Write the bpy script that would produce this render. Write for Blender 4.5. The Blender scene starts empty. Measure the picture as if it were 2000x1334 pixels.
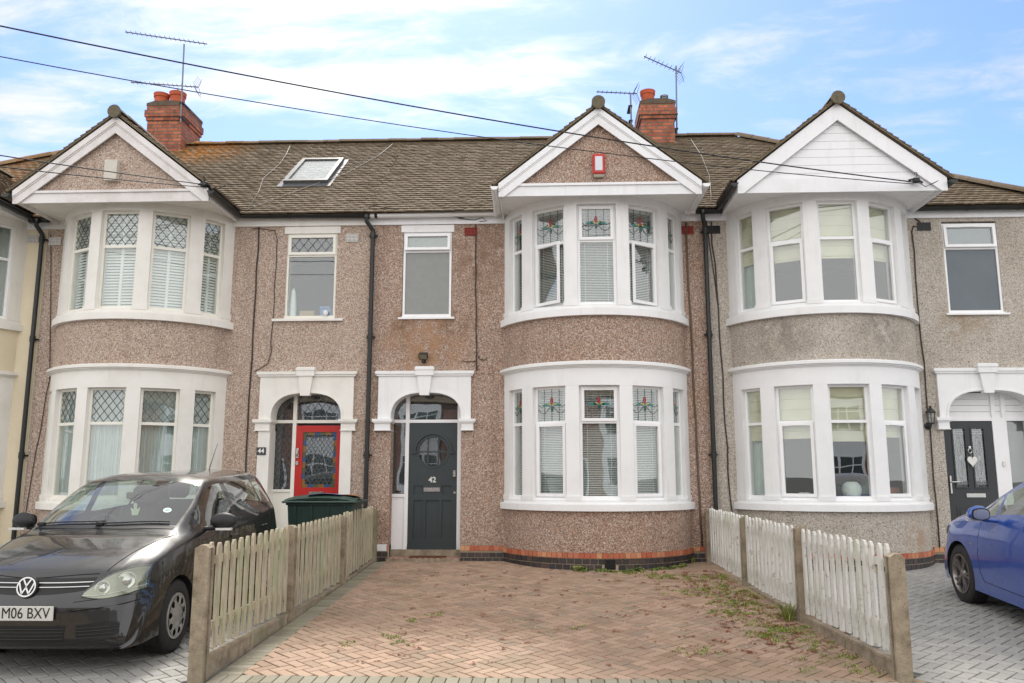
import bpy, bmesh, math, random
from math import sin, cos, tan, pi, radians, degrees, sqrt, acos, asin, atan2, atan
from mathutils import Vector, Matrix
random.seed(11)
scn = bpy.context.scene
COL = scn.collection

# ------------------------------------------------------------ camera
F = 1614.0
TILT = atan(263 / F)
PSI = atan(70 / F * cos(TILT))
cam_d = bpy.data.cameras.new("camera")
cam_d.sensor_width = 36.0
cam_d.lens = F / 2000 * 36.0
cam_d.clip_start = 0.05
cam_d.clip_end = 3000
cam = bpy.data.objects.new("camera", cam_d)
COL.objects.link(cam)
cam.location = (0, -13.16, 1.31)
cam.rotation_euler = (pi / 2 + TILT, 0, PSI)
scn.camera = cam

# ------------------------------------------------------------ world
SUN_EL = radians(50)
SUN_AZ = radians(-10)      # from +Y towards +X
world = bpy.data.worlds.new("World")
scn.world = world
world.use_nodes = True
nt = world.node_tree
for n in list(nt.nodes):
    nt.nodes.remove(n)
def wn(t, **kw):
    n = nt.nodes.new(t)
    for k, v in kw.items():
        setattr(n, k, v)
    return n
out = wn('ShaderNodeOutputWorld')
bg = wn('ShaderNodeBackground')
bg.inputs['Strength'].default_value = 0.15
sky = wn('ShaderNodeTexSky', sky_type='NISHITA')
sky.sun_disc = False
sky.sun_elevation = SUN_EL
sky.sun_rotation = SUN_AZ
sky.air_density = 1.0
sky.dust_density = 0.6
sky.ozone_density = 1.6
tc = wn('ShaderNodeTexCoord')
sep = wn('ShaderNodeSeparateXYZ')
nt.links.new(tc.outputs['Generated'], sep.inputs[0])
def wmath(op, a, b=None, c=None, clamp=False):
    m = wn('ShaderNodeMath', operation=op, use_clamp=clamp)
    for i, v in enumerate((a, b, c)):
        if v is None: continue
        if isinstance(v, (int, float)): m.inputs[i].default_value = v
        else: nt.links.new(v, m.inputs[i])
    return m.outputs[0]
# project the view direction on a cloud layer overhead
den = wmath('ADD', wmath('MAXIMUM', sep.outputs['Z'], 0.0), 0.16)
px = wmath('DIVIDE', sep.outputs['X'], den)
py = wmath('DIVIDE', sep.outputs['Y'], den)
comb = wn('ShaderNodeCombineXYZ')
nt.links.new(px, comb.inputs[0]); nt.links.new(py, comb.inputs[1])
mp = wn('ShaderNodeMapping')
mp.inputs['Location'].default_value = (CLX, CLY, 0) if 'CLX' in globals() else (7.3, 4.2, 0)
mp.inputs['Rotation'].default_value = (0, 0, radians(20))
mp.inputs['Scale'].default_value = (0.7, 1.5, 1)
nt.links.new(comb.outputs[0], mp.inputs[0])
n1 = wn('ShaderNodeTexNoise'); n1.inputs['Scale'].default_value = 1.9
n1.inputs['Detail'].default_value = 7; n1.inputs['Roughness'].default_value = 0.58
n1.inputs['Distortion'].default_value = 0.35
nt.links.new(mp.outputs[0], n1.inputs['Vector'])
# unseen south cloud bank added to light the facade; more cloud near veiled sun
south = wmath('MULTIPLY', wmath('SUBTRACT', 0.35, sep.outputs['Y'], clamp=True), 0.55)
sv = Vector((sin(radians(-11)) * cos(radians(32)), cos(radians(-11)) * cos(radians(32)), sin(radians(32))))
dot = wn('ShaderNodeVectorMath', operation='DOT_PRODUCT')
nt.links.new(tc.outputs['Generated'], dot.inputs[0]); dot.inputs[1].default_value = sv
glow = wmath('POWER', wmath('MAXIMUM', dot.outputs['Value'], 0.0), 18.0)
n2 = wn('ShaderNodeTexNoise'); n2.inputs['Scale'].default_value = 7.0
n2.inputs['Detail'].default_value = 8; n2.inputs['Roughness'].default_value = 0.65; n2.inputs['Distortion'].default_value = 0.6
nt.links.new(mp.outputs[0], n2.inputs['Vector'])
nn = wmath('ADD', n1.outputs['Fac'], wmath('MULTIPLY', wmath('SUBTRACT', n2.outputs['Fac'], 0.5), 0.46))
over = wmath('MULTIPLY', wmath('SUBTRACT', sep.outputs['Z'], 0.52, clamp=True), 1.1)
nn = wmath('ADD', nn, over)
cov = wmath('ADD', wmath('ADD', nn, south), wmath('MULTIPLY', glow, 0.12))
mask = wn('ShaderNodeMapRange'); mask.interpolation_type = 'SMOOTHSTEP'
mask.inputs['From Min'].default_value = 0.455; mask.inputs['From Max'].default_value = 0.78
nt.links.new(cov, mask.inputs['Value'])
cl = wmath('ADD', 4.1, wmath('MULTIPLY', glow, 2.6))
cl = wmath('ADD', cl, wmath('MULTIPLY', south, 7.0))  # added bank behind the viewer is brighter, as fill for the facade
ccol = wn('ShaderNodeCombineColor')
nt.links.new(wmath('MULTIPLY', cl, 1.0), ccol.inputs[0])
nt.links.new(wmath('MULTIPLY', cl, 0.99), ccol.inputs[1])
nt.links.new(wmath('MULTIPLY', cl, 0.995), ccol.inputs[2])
hs = wn('ShaderNodeMix', data_type='RGBA', blend_type='MULTIPLY')
hs.inputs[0].default_value = 1.0
hs.inputs[7].default_value = (0.66, 0.75, 0.96, 1)
nt.links.new(sky.outputs[0], hs.inputs[6])
mix = wn('ShaderNodeMix', data_type='RGBA')
nt.links.new(mask.outputs[0], mix.inputs[0])
nt.links.new(hs.outputs[2], mix.inputs[6])
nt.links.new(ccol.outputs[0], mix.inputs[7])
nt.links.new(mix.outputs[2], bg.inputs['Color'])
nt.links.new(bg.outputs[0], out.inputs[0])

# ------------------------------------------------------------ sun
sd = bpy.data.lights.new("sun", 'SUN')
sd.energy = 2.6
sd.angle = radians(8)
sd.color = (1.0, 0.95, 0.87)
sun = bpy.data.objects.new("sun", sd)
COL.objects.link(sun)
sdir = Vector((sin(SUN_AZ) * cos(SUN_EL), cos(SUN_AZ) * cos(SUN_EL), sin(SUN_EL)))
sun.rotation_euler = sdir.to_track_quat('Z', 'Y').to_euler()

scn.view_settings.view_transform = 'Standard'
scn.view_settings.look = 'None'
scn.view_settings.exposure = 0.60
scn.view_settings.gamma = 1.0
scn.view_settings.use_curve_mapping = False
scn.cycles.max_bounces = 8
scn.cycles.transparent_max_bounces = 16

# ------------------------------------------------------------ helpers
def link(o, parent=None):
    COL.objects.link(o)
    if parent is not None:
        o.parent = parent
    return o
def empty(name, loc=(0, 0, 0), rz=0.0, label=None, cat=None, group=None):
    o = bpy.data.objects.new(name, None)
    o.empty_display_size = 0.2
    o.location = loc
    o.rotation_euler = (0, 0, rz)
    COL.objects.link(o)
    tag(o, label, cat, group)
    return o
def tag(o, label=None, cat=None, group=None, kind=None):
    if label: o['label'] = label
    if cat: o['category'] = cat
    if group: o['group'] = group
    if kind: o['kind'] = kind
    return o
class MB:
    def __init__(s):
        s.v = []; s.f = []; s.m = []
    def add(s, vs, fs, mi=0, M=None):
        b = len(s.v)
        if M is not None:
            vs = [M @ Vector(p) for p in vs]
        s.v += [tuple(p) for p in vs]
        s.f += [tuple(i + b for i in f) for f in fs]
        s.m += [mi] * len(fs)
    def box(s, x0, x1, y0, y1, z0, z1, mi=0, M=None):
        vs = [(x0, y0, z0), (x1, y0, z0), (x1, y1, z0), (x0, y1, z0), (x0, y0, z1), (x1, y0, z1), (x1, y1, z1), (x0, y1, z1)]
        s.add(vs, [(0, 3, 2, 1), (4, 5, 6, 7), (0, 1, 5, 4), (1, 2, 6, 5), (2, 3, 7, 6), (3, 0, 4, 7)], mi, M)
    def bbox(s, x0, x1, y0, y1, z0, z1, b=0.006, mi=0, M=None):
        """box with chamfered edges"""
        bm = bmesh.new()
        bmesh.ops.create_cube(bm, size=1)
        for v in bm.verts:
            v.co = Vector(((x0 + x1) / 2 + v.co.x * (x1 - x0), (y0 + y1) / 2 + v.co.y * (y1 - y0), (z0 + z1) / 2 + v.co.z * (z1 - z0)))
        bmesh.ops.bevel(bm, geom=bm.edges[:], offset=b, segments=1, affect='EDGES')
        bm.verts.index_update()
        s.add([v.co[:] for v in bm.verts], [[v.index for v in f.verts] for f in bm.faces], mi, M)
        bm.free()
    def prism(s, poly, a, b, axis='y', mi=0, M=None):
        """poly: 2D points; axis y -> (x,z) extruded from y=a to b; x -> (y,z); z -> (x,y)"""
        def P(p, t):
            return {'y': (p[0], t, p[1]), 'x': (t, p[0], p[1]), 'z': (p[0], p[1], t)}[axis]
        n = len(poly)
        ar = sum(poly[i][0] * poly[(i + 1) % n][1] - poly[(i + 1) % n][0] * poly[i][1] for i in range(n))
        if ar < 0: poly = poly[::-1]
        vs = [P(p, a) for p in poly] + [P(p, b) for p in poly]
        fs = [tuple(range(n)), tuple(range(2 * n - 1, n - 1, -1))]
        fs += [((i + 1) % n, i, i + n, (i + 1) % n + n) for i in range(n)]
        s.add(vs, fs, mi, M)
    def tube(s, pts, r, n=8, mi=0, M=None, caps=True, radii=None):
        pts = [Vector(p) for p in pts]
        rings = []
        up = Vector((0, 0, 1))
        pr = None
        for i, p in enumerate(pts):
            if i == 0: d = pts[1] - p
            elif i == len(pts) - 1: d = p - pts[i - 1]
            else: d = (pts[i + 1] - p).normalized() + (p - pts[i - 1]).normalized()
            d.normalize()
            if pr is None:
                a = d.cross(up)
                if a.length < 1e-3: a = d.cross(Vector((1, 0, 0)))
            else:
                a = pr - d * pr.dot(d)
            a.normalize(); pr = a
            b = d.cross(a)
            rr = radii[i] if radii else r
            rings.append([p + (a * cos(2 * pi * k / n) + b * sin(2 * pi * k / n)) * rr for k in range(n)])
        vs = [q for rg in rings for q in rg]
        fs = []
        for i in range(len(pts) - 1):
            for k in range(n):
                fs.append((i * n + k, i * n + (k + 1) % n, (i + 1) * n + (k + 1) % n, (i + 1) * n + k))
        if caps:
            fs.append(tuple(range(n - 1, -1, -1)))
            fs.append(tuple((len(pts) - 1) * n + k for k in range(n)))
        s.add(vs, fs, mi, M)
    def lathe(s, prof, c=(0, 0, 0), n=24, mi=0, M=None):
        """prof: (r,z) list, axis z through c"""
        vs = []; fs = []
        for r, z in prof:
            for k in range(n):
                vs.append((c[0] + r * cos(2 * pi * k / n), c[1] + r * sin(2 * pi * k / n), c[2] + z))
        for i in range(len(prof) - 1):
            for k in range(n):
                fs.append((i * n + k, i * n + (k + 1) % n, (i + 1) * n + (k + 1) % n, (i + 1) * n + k))
        s.add(vs, fs, mi, M)
    def arc(s, cx, cy, R0, R1, a0, a1, z0, z1, n=0, mi=0, clip=True):
        """annular sector; angle 0 points to -Y, positive to +X"""
        if not n: n = max(2, int(abs(a1 - a0) / 2.2))
        vs = []
        for i in range(n + 1):
            a = radians(a0 + (a1 - a0) * i / n)
            for R in (R0, R1):
                for z in (z0, z1):
                    vs.append((cx + R * sin(a), cy - R * cos(a), z))
        fs = []
        for i in range(n):
            b = i * 4; c = b + 4
            fs += [(b + 2, c + 2, c + 3, b + 3), (b, b + 1, c + 1, c), (b + 1, b + 3, c + 3, c + 1), (b, c, c + 2, b + 2)]
        e = n * 4
        fs += [(0, 2, 3, 1), (e, e + 1, e + 3, e + 2)]
        s.add(vs, fs, mi)
    def build(s, name, mat, parent=None, smooth=False, loc=None, rz=None):
        me = bpy.data.meshes.new(name)
        me.from_pydata(s.v, [], s.f)
        mats = mat if isinstance(mat, (list, tuple)) else [mat]
        for m in mats: me.materials.append(m)
        if len(mats) > 1:
            me.polygons.foreach_set('material_index', s.m)
        me.update()
        if smooth is not False:
            me.shade_smooth()
            if smooth is not True:
                me.set_sharp_from_angle(angle=radians(smooth))
        o = bpy.data.objects.new(name, me)
        if loc: o.location = loc
        if rz is not None: o.rotation_euler = (0, 0, rz)
        link(o, parent)
        return o
def text_obj(name, body, size, mat, M, depth=0.002, parent=None, align='CENTER', sx=1.0, shear=0.0, bold=0.0):
    cu = bpy.data.curves.new(name, 'FONT')
    cu.body = body; cu.size = size; cu.extrude = depth
    cu.align_x = align; cu.align_y = 'CENTER'; cu.offset = bold; cu.shear = shear
    tmp = bpy.data.objects.new(name + '_tmp', cu)
    COL.objects.link(tmp)
    bpy.context.view_layer.update()
    me = bpy.data.meshes.new_from_object(tmp.evaluated_get(bpy.context.evaluated_depsgraph_get()))
    COL.objects.unlink(tmp); bpy.data.objects.remove(tmp)
    for v in me.vertices:
        v.co.x *= sx
    me.transform(M)
    me.materials.clear(); me.materials.append(mat)
    o = bpy.data.objects.new(name, me)
    link(o, parent)
    return o
def copy_tree(o, parent=None):
    c = o.copy(); COL.objects.link(c)
    if parent is not None: c.parent = parent
    for ch in o.children: copy_tree(ch, c)
    return c

# ------------------------------------------------------------ materials
def S(r, g, b):
    f = lambda c: (c / 255 / 12.92) if c / 255 <= .04045 else ((c / 255 + .055) / 1.055) ** 2.4
    return (f(r), f(g), f(b), 1)
class Mat:
    def __init__(s, name, rough=0.6, color=(.5, .5, .5, 1), metal=0, spec=0.5, coat=0):
        s.m = bpy.data.materials.new(name); s.m.use_nodes = True
        s.t = s.m.node_tree; s.N = s.t.nodes; s.L = s.t.links
        s.b = s.N['Principled BSDF']
        s.b.inputs['Base Color'].default_value = color
        s.b.inputs['Roughness'].default_value = rough
        s.b.inputs['Metallic'].default_value = metal
        s.b.inputs['Specular IOR Level'].default_value = spec
        s.b.inputs['Coat Weight'].default_value = coat
        s.b.inputs['Coat Roughness'].default_value = 0.03
        s._pos = None
    def n(s, t, **kw):
        x = s.N.new(t)
        for k, v in kw.items(): setattr(x, k, v)
        return x
    def pos(s, world=True):
        if s._pos is None:
            s._pos = s.n('ShaderNodeNewGeometry').outputs['Position'] if world else s.n('ShaderNodeTexCoord').outputs['Object']
        return s._pos
    def noise(s, scale, detail=4, rough=.55, vec=None, dist=0):
        x = s.n('ShaderNodeTexNoise'); x.inputs['Scale'].default_value = scale
        x.inputs['Detail'].default_value = detail; x.inputs['Roughness'].default_value = rough
        x.inputs['Distortion'].default_value = dist
        s.L.new(vec if vec is not None else s.pos(), x.inputs['Vector'])
        return x.outputs['Fac']
    def scaled(s, v):
        x = s.n('ShaderNodeVectorMath', operation='MULTIPLY'); s.L.new(s.pos(), x.inputs[0]); x.inputs[1].default_value = v
        return x.outputs[0]
    def voro(s, scale, feature='F1', vec=None, out='Color'):
        x = s.n('ShaderNodeTexVoronoi', feature=feature); x.inputs['Scale'].default_value = scale
        s.L.new(vec if vec is not None else s.pos(), x.inputs['Vector'])
        return x.outputs[out]
    def ramp(s, fac, stops, interp='LINEAR'):
        x = s.n('ShaderNodeValToRGB'); cr = x.color_ramp; cr.interpolation = interp
        while len(cr.elements) < len(stops): cr.elements.new(.5)
        for e, (p, c) in zip(cr.elements, stops):
            e.position = p; e.color = c if len(c) == 4 else (*c, 1)
        s.L.new(fac, x.inputs[0]); return x.outputs[0]
    def mr(s, fac, a, b, c=0, d=1):
        x = s.n('ShaderNodeMapRange'); s.L.new(fac, x.inputs[0])
        for i, v in enumerate((a, b, c, d)): x.inputs[i + 1].default_value = v
        return x.outputs[0]
    def mixc(s, fac, a, b, mode='MIX'):
        x = s.n('ShaderNodeMix', data_type='RGBA', blend_type=mode)
        for i, v in ((0, fac), (6, a), (7, b)):
            if isinstance(v, (int, float, tuple)): x.inputs[i].default_value = v
            else: s.L.new(v, x.inputs[i])
        return x.outputs[2]
    def math(s, op, a, b=0.0):
        x = s.n('ShaderNodeMath', operation=op)
        for i, v in enumerate((a, b)):
            if isinstance(v, (int, float)): x.inputs[i].default_value = v
            else: s.L.new(v, x.inputs[i])
        return x.outputs[0]
    def sepx(s, vec, k):
        x = s.n('ShaderNodeSeparateXYZ'); s.L.new(vec, x.inputs[0]); return x.outputs[k]
    def col(s, c): s.L.new(c, s.b.inputs['Base Color']); return s
    def rgh(s, c): s.L.new(c, s.b.inputs['Roughness']); return s
    def bump(s, h, strength=.5, dist=.01):
        x = s.n('ShaderNodeBump'); x.inputs['Strength'].default_value = strength; x.inputs['Distance'].default_value = dist
        s.L.new(h, x.inputs['Height']); s.L.new(x.outputs[0], s.b.inputs['Normal']); return s

def pebbledash(name, stops, stain, dirt=0.35, patches=()):
    m = Mat(name, rough=0.85, spec=.3)
    v = m.n('ShaderNodeTexVoronoi', feature='F1'); v.inputs['Scale'].default_value = 84
    m.L.new(m.pos(), v.inputs['Vector'])
    r = m.sepx(v.outputs['Color'], 0)
    base = m.ramp(r, stops, 'CONSTANT')
    av = [sum(q[1][k] for q in stops) / len(stops) for k in range(3)]
    base = m.mixc(.22, base, (*av, 1))
    base = m.mixc(.09, base, (.95, .82, .74, 1) if 'grey' not in name else (.85, .85, .86, 1))
    big = m.noise(1.1, 5, .6)
    fine = m.noise(26, 3, .6)
    c = m.mixc(m.mr(fine, .35, .65, 0, .35), base, m.mixc(1.0, base, (.55, .5, .46, 1), 'MULTIPLY'))
    c = m.mixc(m.mr(big, .48, .72, 0, dirt), c, m.mixc(1.0, c, stain, 'MULTIPLY'))
    st = m.noise(1.0, 5, .6, vec=m.scaled((3.2, 3.2, .35)))
    c = m.mixc(m.mr(st, .54, .74, 0, .45), c, m.mixc(1.0, c, (.62, .60, .58, 1), 'MULTIPLY'))
    for (P_, r0, r1, cc) in patches:      # repair and rust stains with a place of their own
        d = m.n('ShaderNodeVectorMath', operation='DISTANCE'); m.L.new(m.scaled((1, 1, 1)), d.inputs[0]); d.inputs[1].default_value = P_
        f = m.math('MULTIPLY', m.mr(d.outputs['Value'], r0, r1, 1, 0), m.mr(m.noise(4.5, 6, .65), .40, .58, 0, .75))
        c = m.mixc(f, c, cc)
    m.col(c)
    m.bump(m.math('SUBTRACT', 1.0, v.outputs['Distance']), .8, .016)
    return m.m
PEB42 = pebbledash('pebbledash_pink_brown', [(0, S(102, 80, 70)), (.15, S(184, 156, 136)), (.36, S(160, 128, 110)), (.50, S(214, 196, 180)), (.66, S(176, 122, 92)), (.76, S(80, 68, 62)), (.84, S(196, 168, 146)), (.93, S(240, 232, 222))], (.86, .74, .60, 1), .55, [((-2.0, 0, 3.45), .25, .85, S(176, 134, 98)), ((-2.35, 0, 3.75), .05, .3, S(120, 92, 66)), ((-1.5, 0, 3.75), .05, .3, S(104, 84, 66)), ((-1.1, 0, 4.9), .2, .9, S(140, 110, 88))])
PEB44 = pebbledash('pebbledash_rose_beige', [(0, S(132, 108, 94)), (.15, S(202, 180, 162)), (.38, S(180, 152, 134)), (.52, S(222, 208, 194)), (.70, S(188, 148, 124)), (.80, S(108, 94, 86)), (.87, S(212, 190, 170)), (.94, S(244, 238, 228))], (.90, .84, .76, 1), .4)
PEB40 = pebbledash('pebbledash_grey_buff', [(0, S(176, 164, 148)), (.15, S(206, 196, 182)), (.42, S(190, 178, 160)), (.62, S(222, 214, 202)), (.78, S(112, 104, 96)), (.87, S(208, 196, 178)), (.95, S(238, 234, 228))], (.80, .77, .72, 1), .65, [((3.6, -.6, 3.45), .1, .6, S(128, 122, 114)), ((5.0, -.9, 3.5), .1, .6, S(132, 124, 114)), ((6.6, 0, 3.75), .1, .55, S(160, 138, 112)), ((5.3, -.6, .4), .05, .4, S(176, 142, 108))])

def cream_render():
    m = Mat('cream_render', rough=.8)
    c = m.mixc(m.mr(m.noise(1.3, 5), .4, .7, 0, .6), S(222, 210, 182), S(206, 192, 164))
    m.col(c); m.bump(m.noise(30, 4, .6), .8, .012)
    return m.m
CREAM = cream_render()
def painted(name, c0, c1, rough=.45, bump=.12):
    m = Mat(name, rough=rough)
    a = m.mixc(m.mr(m.noise(2.2, 6, .62), .45, .72, 0, .8), c0, c1)
    streak = m.noise(1.0, 5, .6, vec=m.scaled((9, 9, 1.0)))
    a = m.mixc(m.mr(streak, .56, .80, 0, .32), a, m.mixc(1.0, a, (.66, .62, .56, 1), 'MULTIPLY'))
    m.col(a); m.bump(m.noise(55, 4, .6), bump, .006)
    return m.m
WHITE = painted('white_masonry_paint', S(236, 236, 235), S(226, 226, 224))
WHITE44 = painted('cream_white_masonry_paint', S(232, 229, 222), S(218, 214, 205))
WOODW = painted('white_gloss_timber', S(236, 236, 238), S(222, 222, 222), rough=.35, bump=.08)
def upvc(name, c):
    m = Mat(name, rough=.28, color=c)
    m.col(m.mixc(m.mr(m.noise(6, 4), .5, .8, 0, .5), c, (c[0] * .86, c[1] * .84, c[2] * .8, 1)))
    return m.m
UPVC = upvc('white_upvc', S(240, 240, 240))
UPVC44 = upvc('cream_upvc', S(232, 229, 218))
def simple(name, c, rough=.5, metal=0, var=.15, scale=12, bump=0, coat=0, spec=.5):
    m = Mat(name, rough=rough, color=c, metal=metal, coat=coat, spec=spec)
    if var: m.col(m.mixc(m.mr(m.noise(scale, 5), .35, .75, 0, 1), c, (c[0] * (1 - var), c[1] * (1 - var), c[2] * (1 - var), 1)))
    if bump: m.bump(m.noise(scale * 6, 4), bump, .005)
    return m.m
BLACKP = simple('black_plastic_gutter', S(32, 35, 35), .38, var=.3)
LEAD = simple('lead_came', S(95, 98, 102), .5, .6)
CHROME = simple('brushed_chrome', S(200, 200, 198), .22, 1, var=.1)
STEEL = simple('galvanised_steel', S(128, 130, 134), .42, .7, var=.4, scale=30)
DARKM = simple('dark_metal', S(40, 40, 42), .5, .3)
TERRA = simple('terracotta', S(196, 92, 56), .75, var=.35, scale=14, bump=.3)
CONC = None
def concrete():
    m = Mat('weathered_concrete', rough=.9)
    c = m.ramp(m.noise(7, 7, .68), [(.28, S(108, 96, 80)), (.5, S(152, 138, 118)), (.72, S(176, 162, 140))])
    c = m.mixc(m.mr(m.noise(2.2, 4), .52, .72, 0, .6), c, S(118, 120, 88))
    sp = m.voro(160, out='Distance')
    c = m.mixc(m.mr(m.noise(90, 2), .62, .7, 0, .6), c, S(70, 62, 52))
    m.col(c); m.bump(m.noise(60, 6, .7), .7, .01)
    return m.m
CONC = concrete()
def glass_mat(name, tint=(.93, .96, .95, 1), refl=1.0, ior=1.62):
    m = bpy.data.materials.new(name); m.use_nodes = True
    t = m.node_tree; N = t.nodes; L = t.links
    for x in list(N): N.remove(x)
    o = N.new('ShaderNodeOutputMaterial'); mx = N.new('ShaderNodeMixShader')
    tr = N.new('ShaderNodeBsdfTransparent'); gl = N.new('ShaderNodeBsdfGlossy')
    tr.inputs[0].default_value = tint; gl.inputs['Roughness'].default_value = 0.0
    gl.inputs[0].default_value = (refl, refl, refl, 1)
    fr = N.new('ShaderNodeFresnel')
    gb = N.new('ShaderNodeNewGeometry'); ms = N.new('ShaderNodeMapRange')     # same Fresnel from both sides of the thin pane
    ms.inputs['To Min'].default_value = ior; ms.inputs['To Max'].default_value = 1 / ior
    L.new(gb.outputs['Backfacing'], ms.inputs['Value']); L.new(ms.outputs[0], fr.inputs['IOR'])
    ma = N.new('ShaderNodeMath'); ma.operation = 'MULTIPLY'; ma.inputs[1].default_value = 1.75; ma.use_clamp = True
    # slight waviness of real panes
    g = N.new('ShaderNodeNewGeometry'); nz = N.new('ShaderNodeTexNoise'); nz.inputs['Scale'].default_value = 1.6; nz.inputs['Detail'].default_value = 1
    bp = N.new('ShaderNodeBump'); bp.inputs['Strength'].default_value = .05; bp.inputs['Distance'].default_value = .05
    L.new(g.outputs['Position'], nz.inputs['Vector']); L.new(nz.outputs['Fac'], bp.inputs['Height'])
    L.new(bp.outputs[0], gl.inputs['Normal'])
    L.new(fr.outputs[0], ma.inputs[0]); L.new(ma.outputs[0], mx.inputs[0])
    L.new(tr.outputs[0], mx.inputs[1]); L.new(gl.outputs[0], mx.inputs[2]); L.new(mx.outputs[0], o.inputs[0])
    return m
GLASS = glass_mat('window_glass')
CARGLASS = glass_mat('car_glass', tint=(.62, .74, .70, 1), ior=1.5)
OBSC = simple('obscure_glass_backing', S(140, 143, 140), .35, var=.1)
DARKOBSC = simple('dark_obscure_glass', S(72, 78, 80), .12, var=.45, scale=5)
BLIND = simple('white_blind_slat', S(238, 238, 234), .6, var=.05)
BLINDC = simple('cream_roman_blind', S(226, 218, 190), .9, var=.12, scale=5)
NET = simple('net_curtain', S(206, 212, 208), .95, var=.12, scale=6)
ROOM = simple('room_plaster', S(120, 112, 102), .9, var=.2, scale=1.2)
def tiles(name, cols, moss):
    m = Mat(name, rough=.85, spec=.25)
    ri = m.n('ShaderNodeNewGeometry').outputs['Random Per Island']
    c = m.ramp(ri, cols)
    c = m.mixc(m.mr(m.noise(3.0, 6, .65), .45, .70, 0, .75), c, moss)
    c = m.mixc(m.mr(m.noise(38, 3, .6), .45, .7, 0, .5), c, S(72, 62, 52))
    # orange lichen patch near the left chimney
    d = m.n('ShaderNodeVectorMath', operation='DISTANCE'); m.L.new(m.pos(), d.inputs[0]); d.inputs[1].default_value = (-7.1, 2.75, 7.95)
    near = m.mr(d.outputs['Value'], .25, 1.25, 1, 0)
    f = m.math('MULTIPLY', near, m.mr(m.noise(12, 5, .7), .42, .60, 0, 1))
    c = m.mixc(f, c, S(190, 128, 48))
    m.col(c); m.bump(m.noise(50, 4, .7), .4, .006)
    return m.m
TILE = tiles('concrete_plain_tiles', [(0, S(110, 98, 82)), (.3, S(124, 111, 93)), (.6, S(131, 117, 99)), (.85, S(114, 100, 82)), (1, S(140, 128, 110))], S(110, 98, 80))
TILEW = tiles('warm_plain_tiles', [(0, S(126, 96, 70)), (.3, S(150, 122, 92)), (.6, S(160, 128, 94)), (.85, S(136, 98, 68)), (1, S(172, 150, 120))], S(132, 120, 92))  # warmer, paler browns for the roof at the left edge
def brick_mat(name, c1, c2, c3, mortar, sx, sz, offs=.5, msize=.012, ang=False):
    """brick pattern on vertical faces; ang=True wraps by angle on curved bays"""
    m = Mat(name, rough=.8)
    t = m.n('ShaderNodeTexBrick'); t.offset = offs; t.squash = 1
    co = m.n('ShaderNodeCombineXYZ')
    u = m.math('ADD', m.sepx(m.pos(), 0), m.sepx(m.pos(), 1))
    m.L.new(u, co.inputs[0]); m.L.new(m.sepx(m.pos(), 2), co.inputs[1])
    m.L.new(co.outputs[0], t.inputs['Vector'])
    t.inputs['Scale'].default_value = 1
    t.inputs['Brick Width'].default_value = sx; t.inputs['Row Height'].default_value = sz
    t.inputs['Mortar Size'].default_value = msize; t.inputs['Mortar Smooth'].default_value = .1; t.inputs['Bias'].default_value = 0
    t.inputs['Color1'].default_value = c1; t.inputs['Color2'].default_value = c2; t.inputs['Mortar'].default_value = mortar
    c = m.mixc(m.mr(m.noise(5, 5), .45, .7, 0, .7), t.outputs['Color'], m.mixc(1.0, t.outputs['Color'], c3, 'MULTIPLY'))
    c = m.mixc(m.mr(m.noise(9, 6, .7), .52, .66, 0, .7), c, S(84, 66, 54))
    m.col(c); m.bump(m.math('ADD', m.math('MULTIPLY', t.outputs['Fac'], -1.0), m.math('MULTIPLY', m.noise(60, 3), .4)), .6, .008)
    return m.m
REDBRICK = brick_mat('red_stack_brick', S(196, 112, 80), S(158, 82, 60), (.42, .38, .34, 1), S(120, 100, 84), .225, .075, msize=.014)
def island_mat(name, stops, rough=.75, grime=None, gs=3, bump=.4):
    m = Mat(name, rough=rough)
    ri = m.n('ShaderNodeNewGeometry').outputs['Random Per Island']
    c = m.ramp(ri, stops)
    c = m.mixc(m.mr(m.noise(40, 4, .65), .45, .75, 0, .45), c, m.mixc(1.0, c, (.6, .58, .55, 1), 'MULTIPLY'))
    if grime:
        for sc, a, b, k, gc in grime:
            c = m.mixc(m.mr(m.noise(sc, 6, .65), a, b, 0, k), c, gc)
    m.col(c); m.bump(m.noise(70, 5, .7), bump, .005)
    return m.m
MORTAR = simple('sand_mortar', S(182, 168, 142), .9, var=.3, scale=20)
BLUEBRICK = island_mat('blue_black_brick', [(0, S(48, 44, 44)), (.5, S(66, 58, 58)), (.8, S(56, 54, 60)), (1, S(86, 70, 62))], .55)
REDHEAD = island_mat('red_header_brick', [(0, S(172, 100, 74)), (.3, S(190, 118, 88)), (.6, S(206, 156, 116)), (.8, S(186, 104, 76)), (1, S(176, 92, 66))], .75)
PAVR = island_mat('red_block_paving', [(0, S(146, 119, 99)), (.35, S(165, 136, 115)), (.7, S(176, 147, 125)), (1, S(142, 122, 104))], .8,
                  [(.55, .42, .62, .4, S(170, 148, 128)), (1.4, .50, .72, .55, S(122, 106, 82)), (30, .62, .72, .35, S(196, 186, 172))])
PAVG = island_mat('grey_block_paving', [(0, S(148, 146, 142)), (.4, S(158, 156, 152)), (.7, S(166, 164, 159)), (1, S(152, 150, 146))], .8,
                  [(1.2, .5, .75, .4, S(126, 124, 120))])
PAVE = island_mat('edging_setts', [(0, S(132, 126, 110)), (.5, S(150, 144, 128)), (1, S(118, 112, 96))], .85,
                  [(2.5, .45, .7, .5, S(128, 128, 98))])
JOINT = simple('sandy_mossy_joint', S(80, 76, 52), .95, var=.5, scale=9, bump=.4)
JOINTG = simple('grey_joint', S(112, 110, 105), .95, var=.4, scale=9, bump=.4)
ASPH = simple('asphalt', S(112, 111, 109), .9, var=.3, scale=40, bump=.5)
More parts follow.
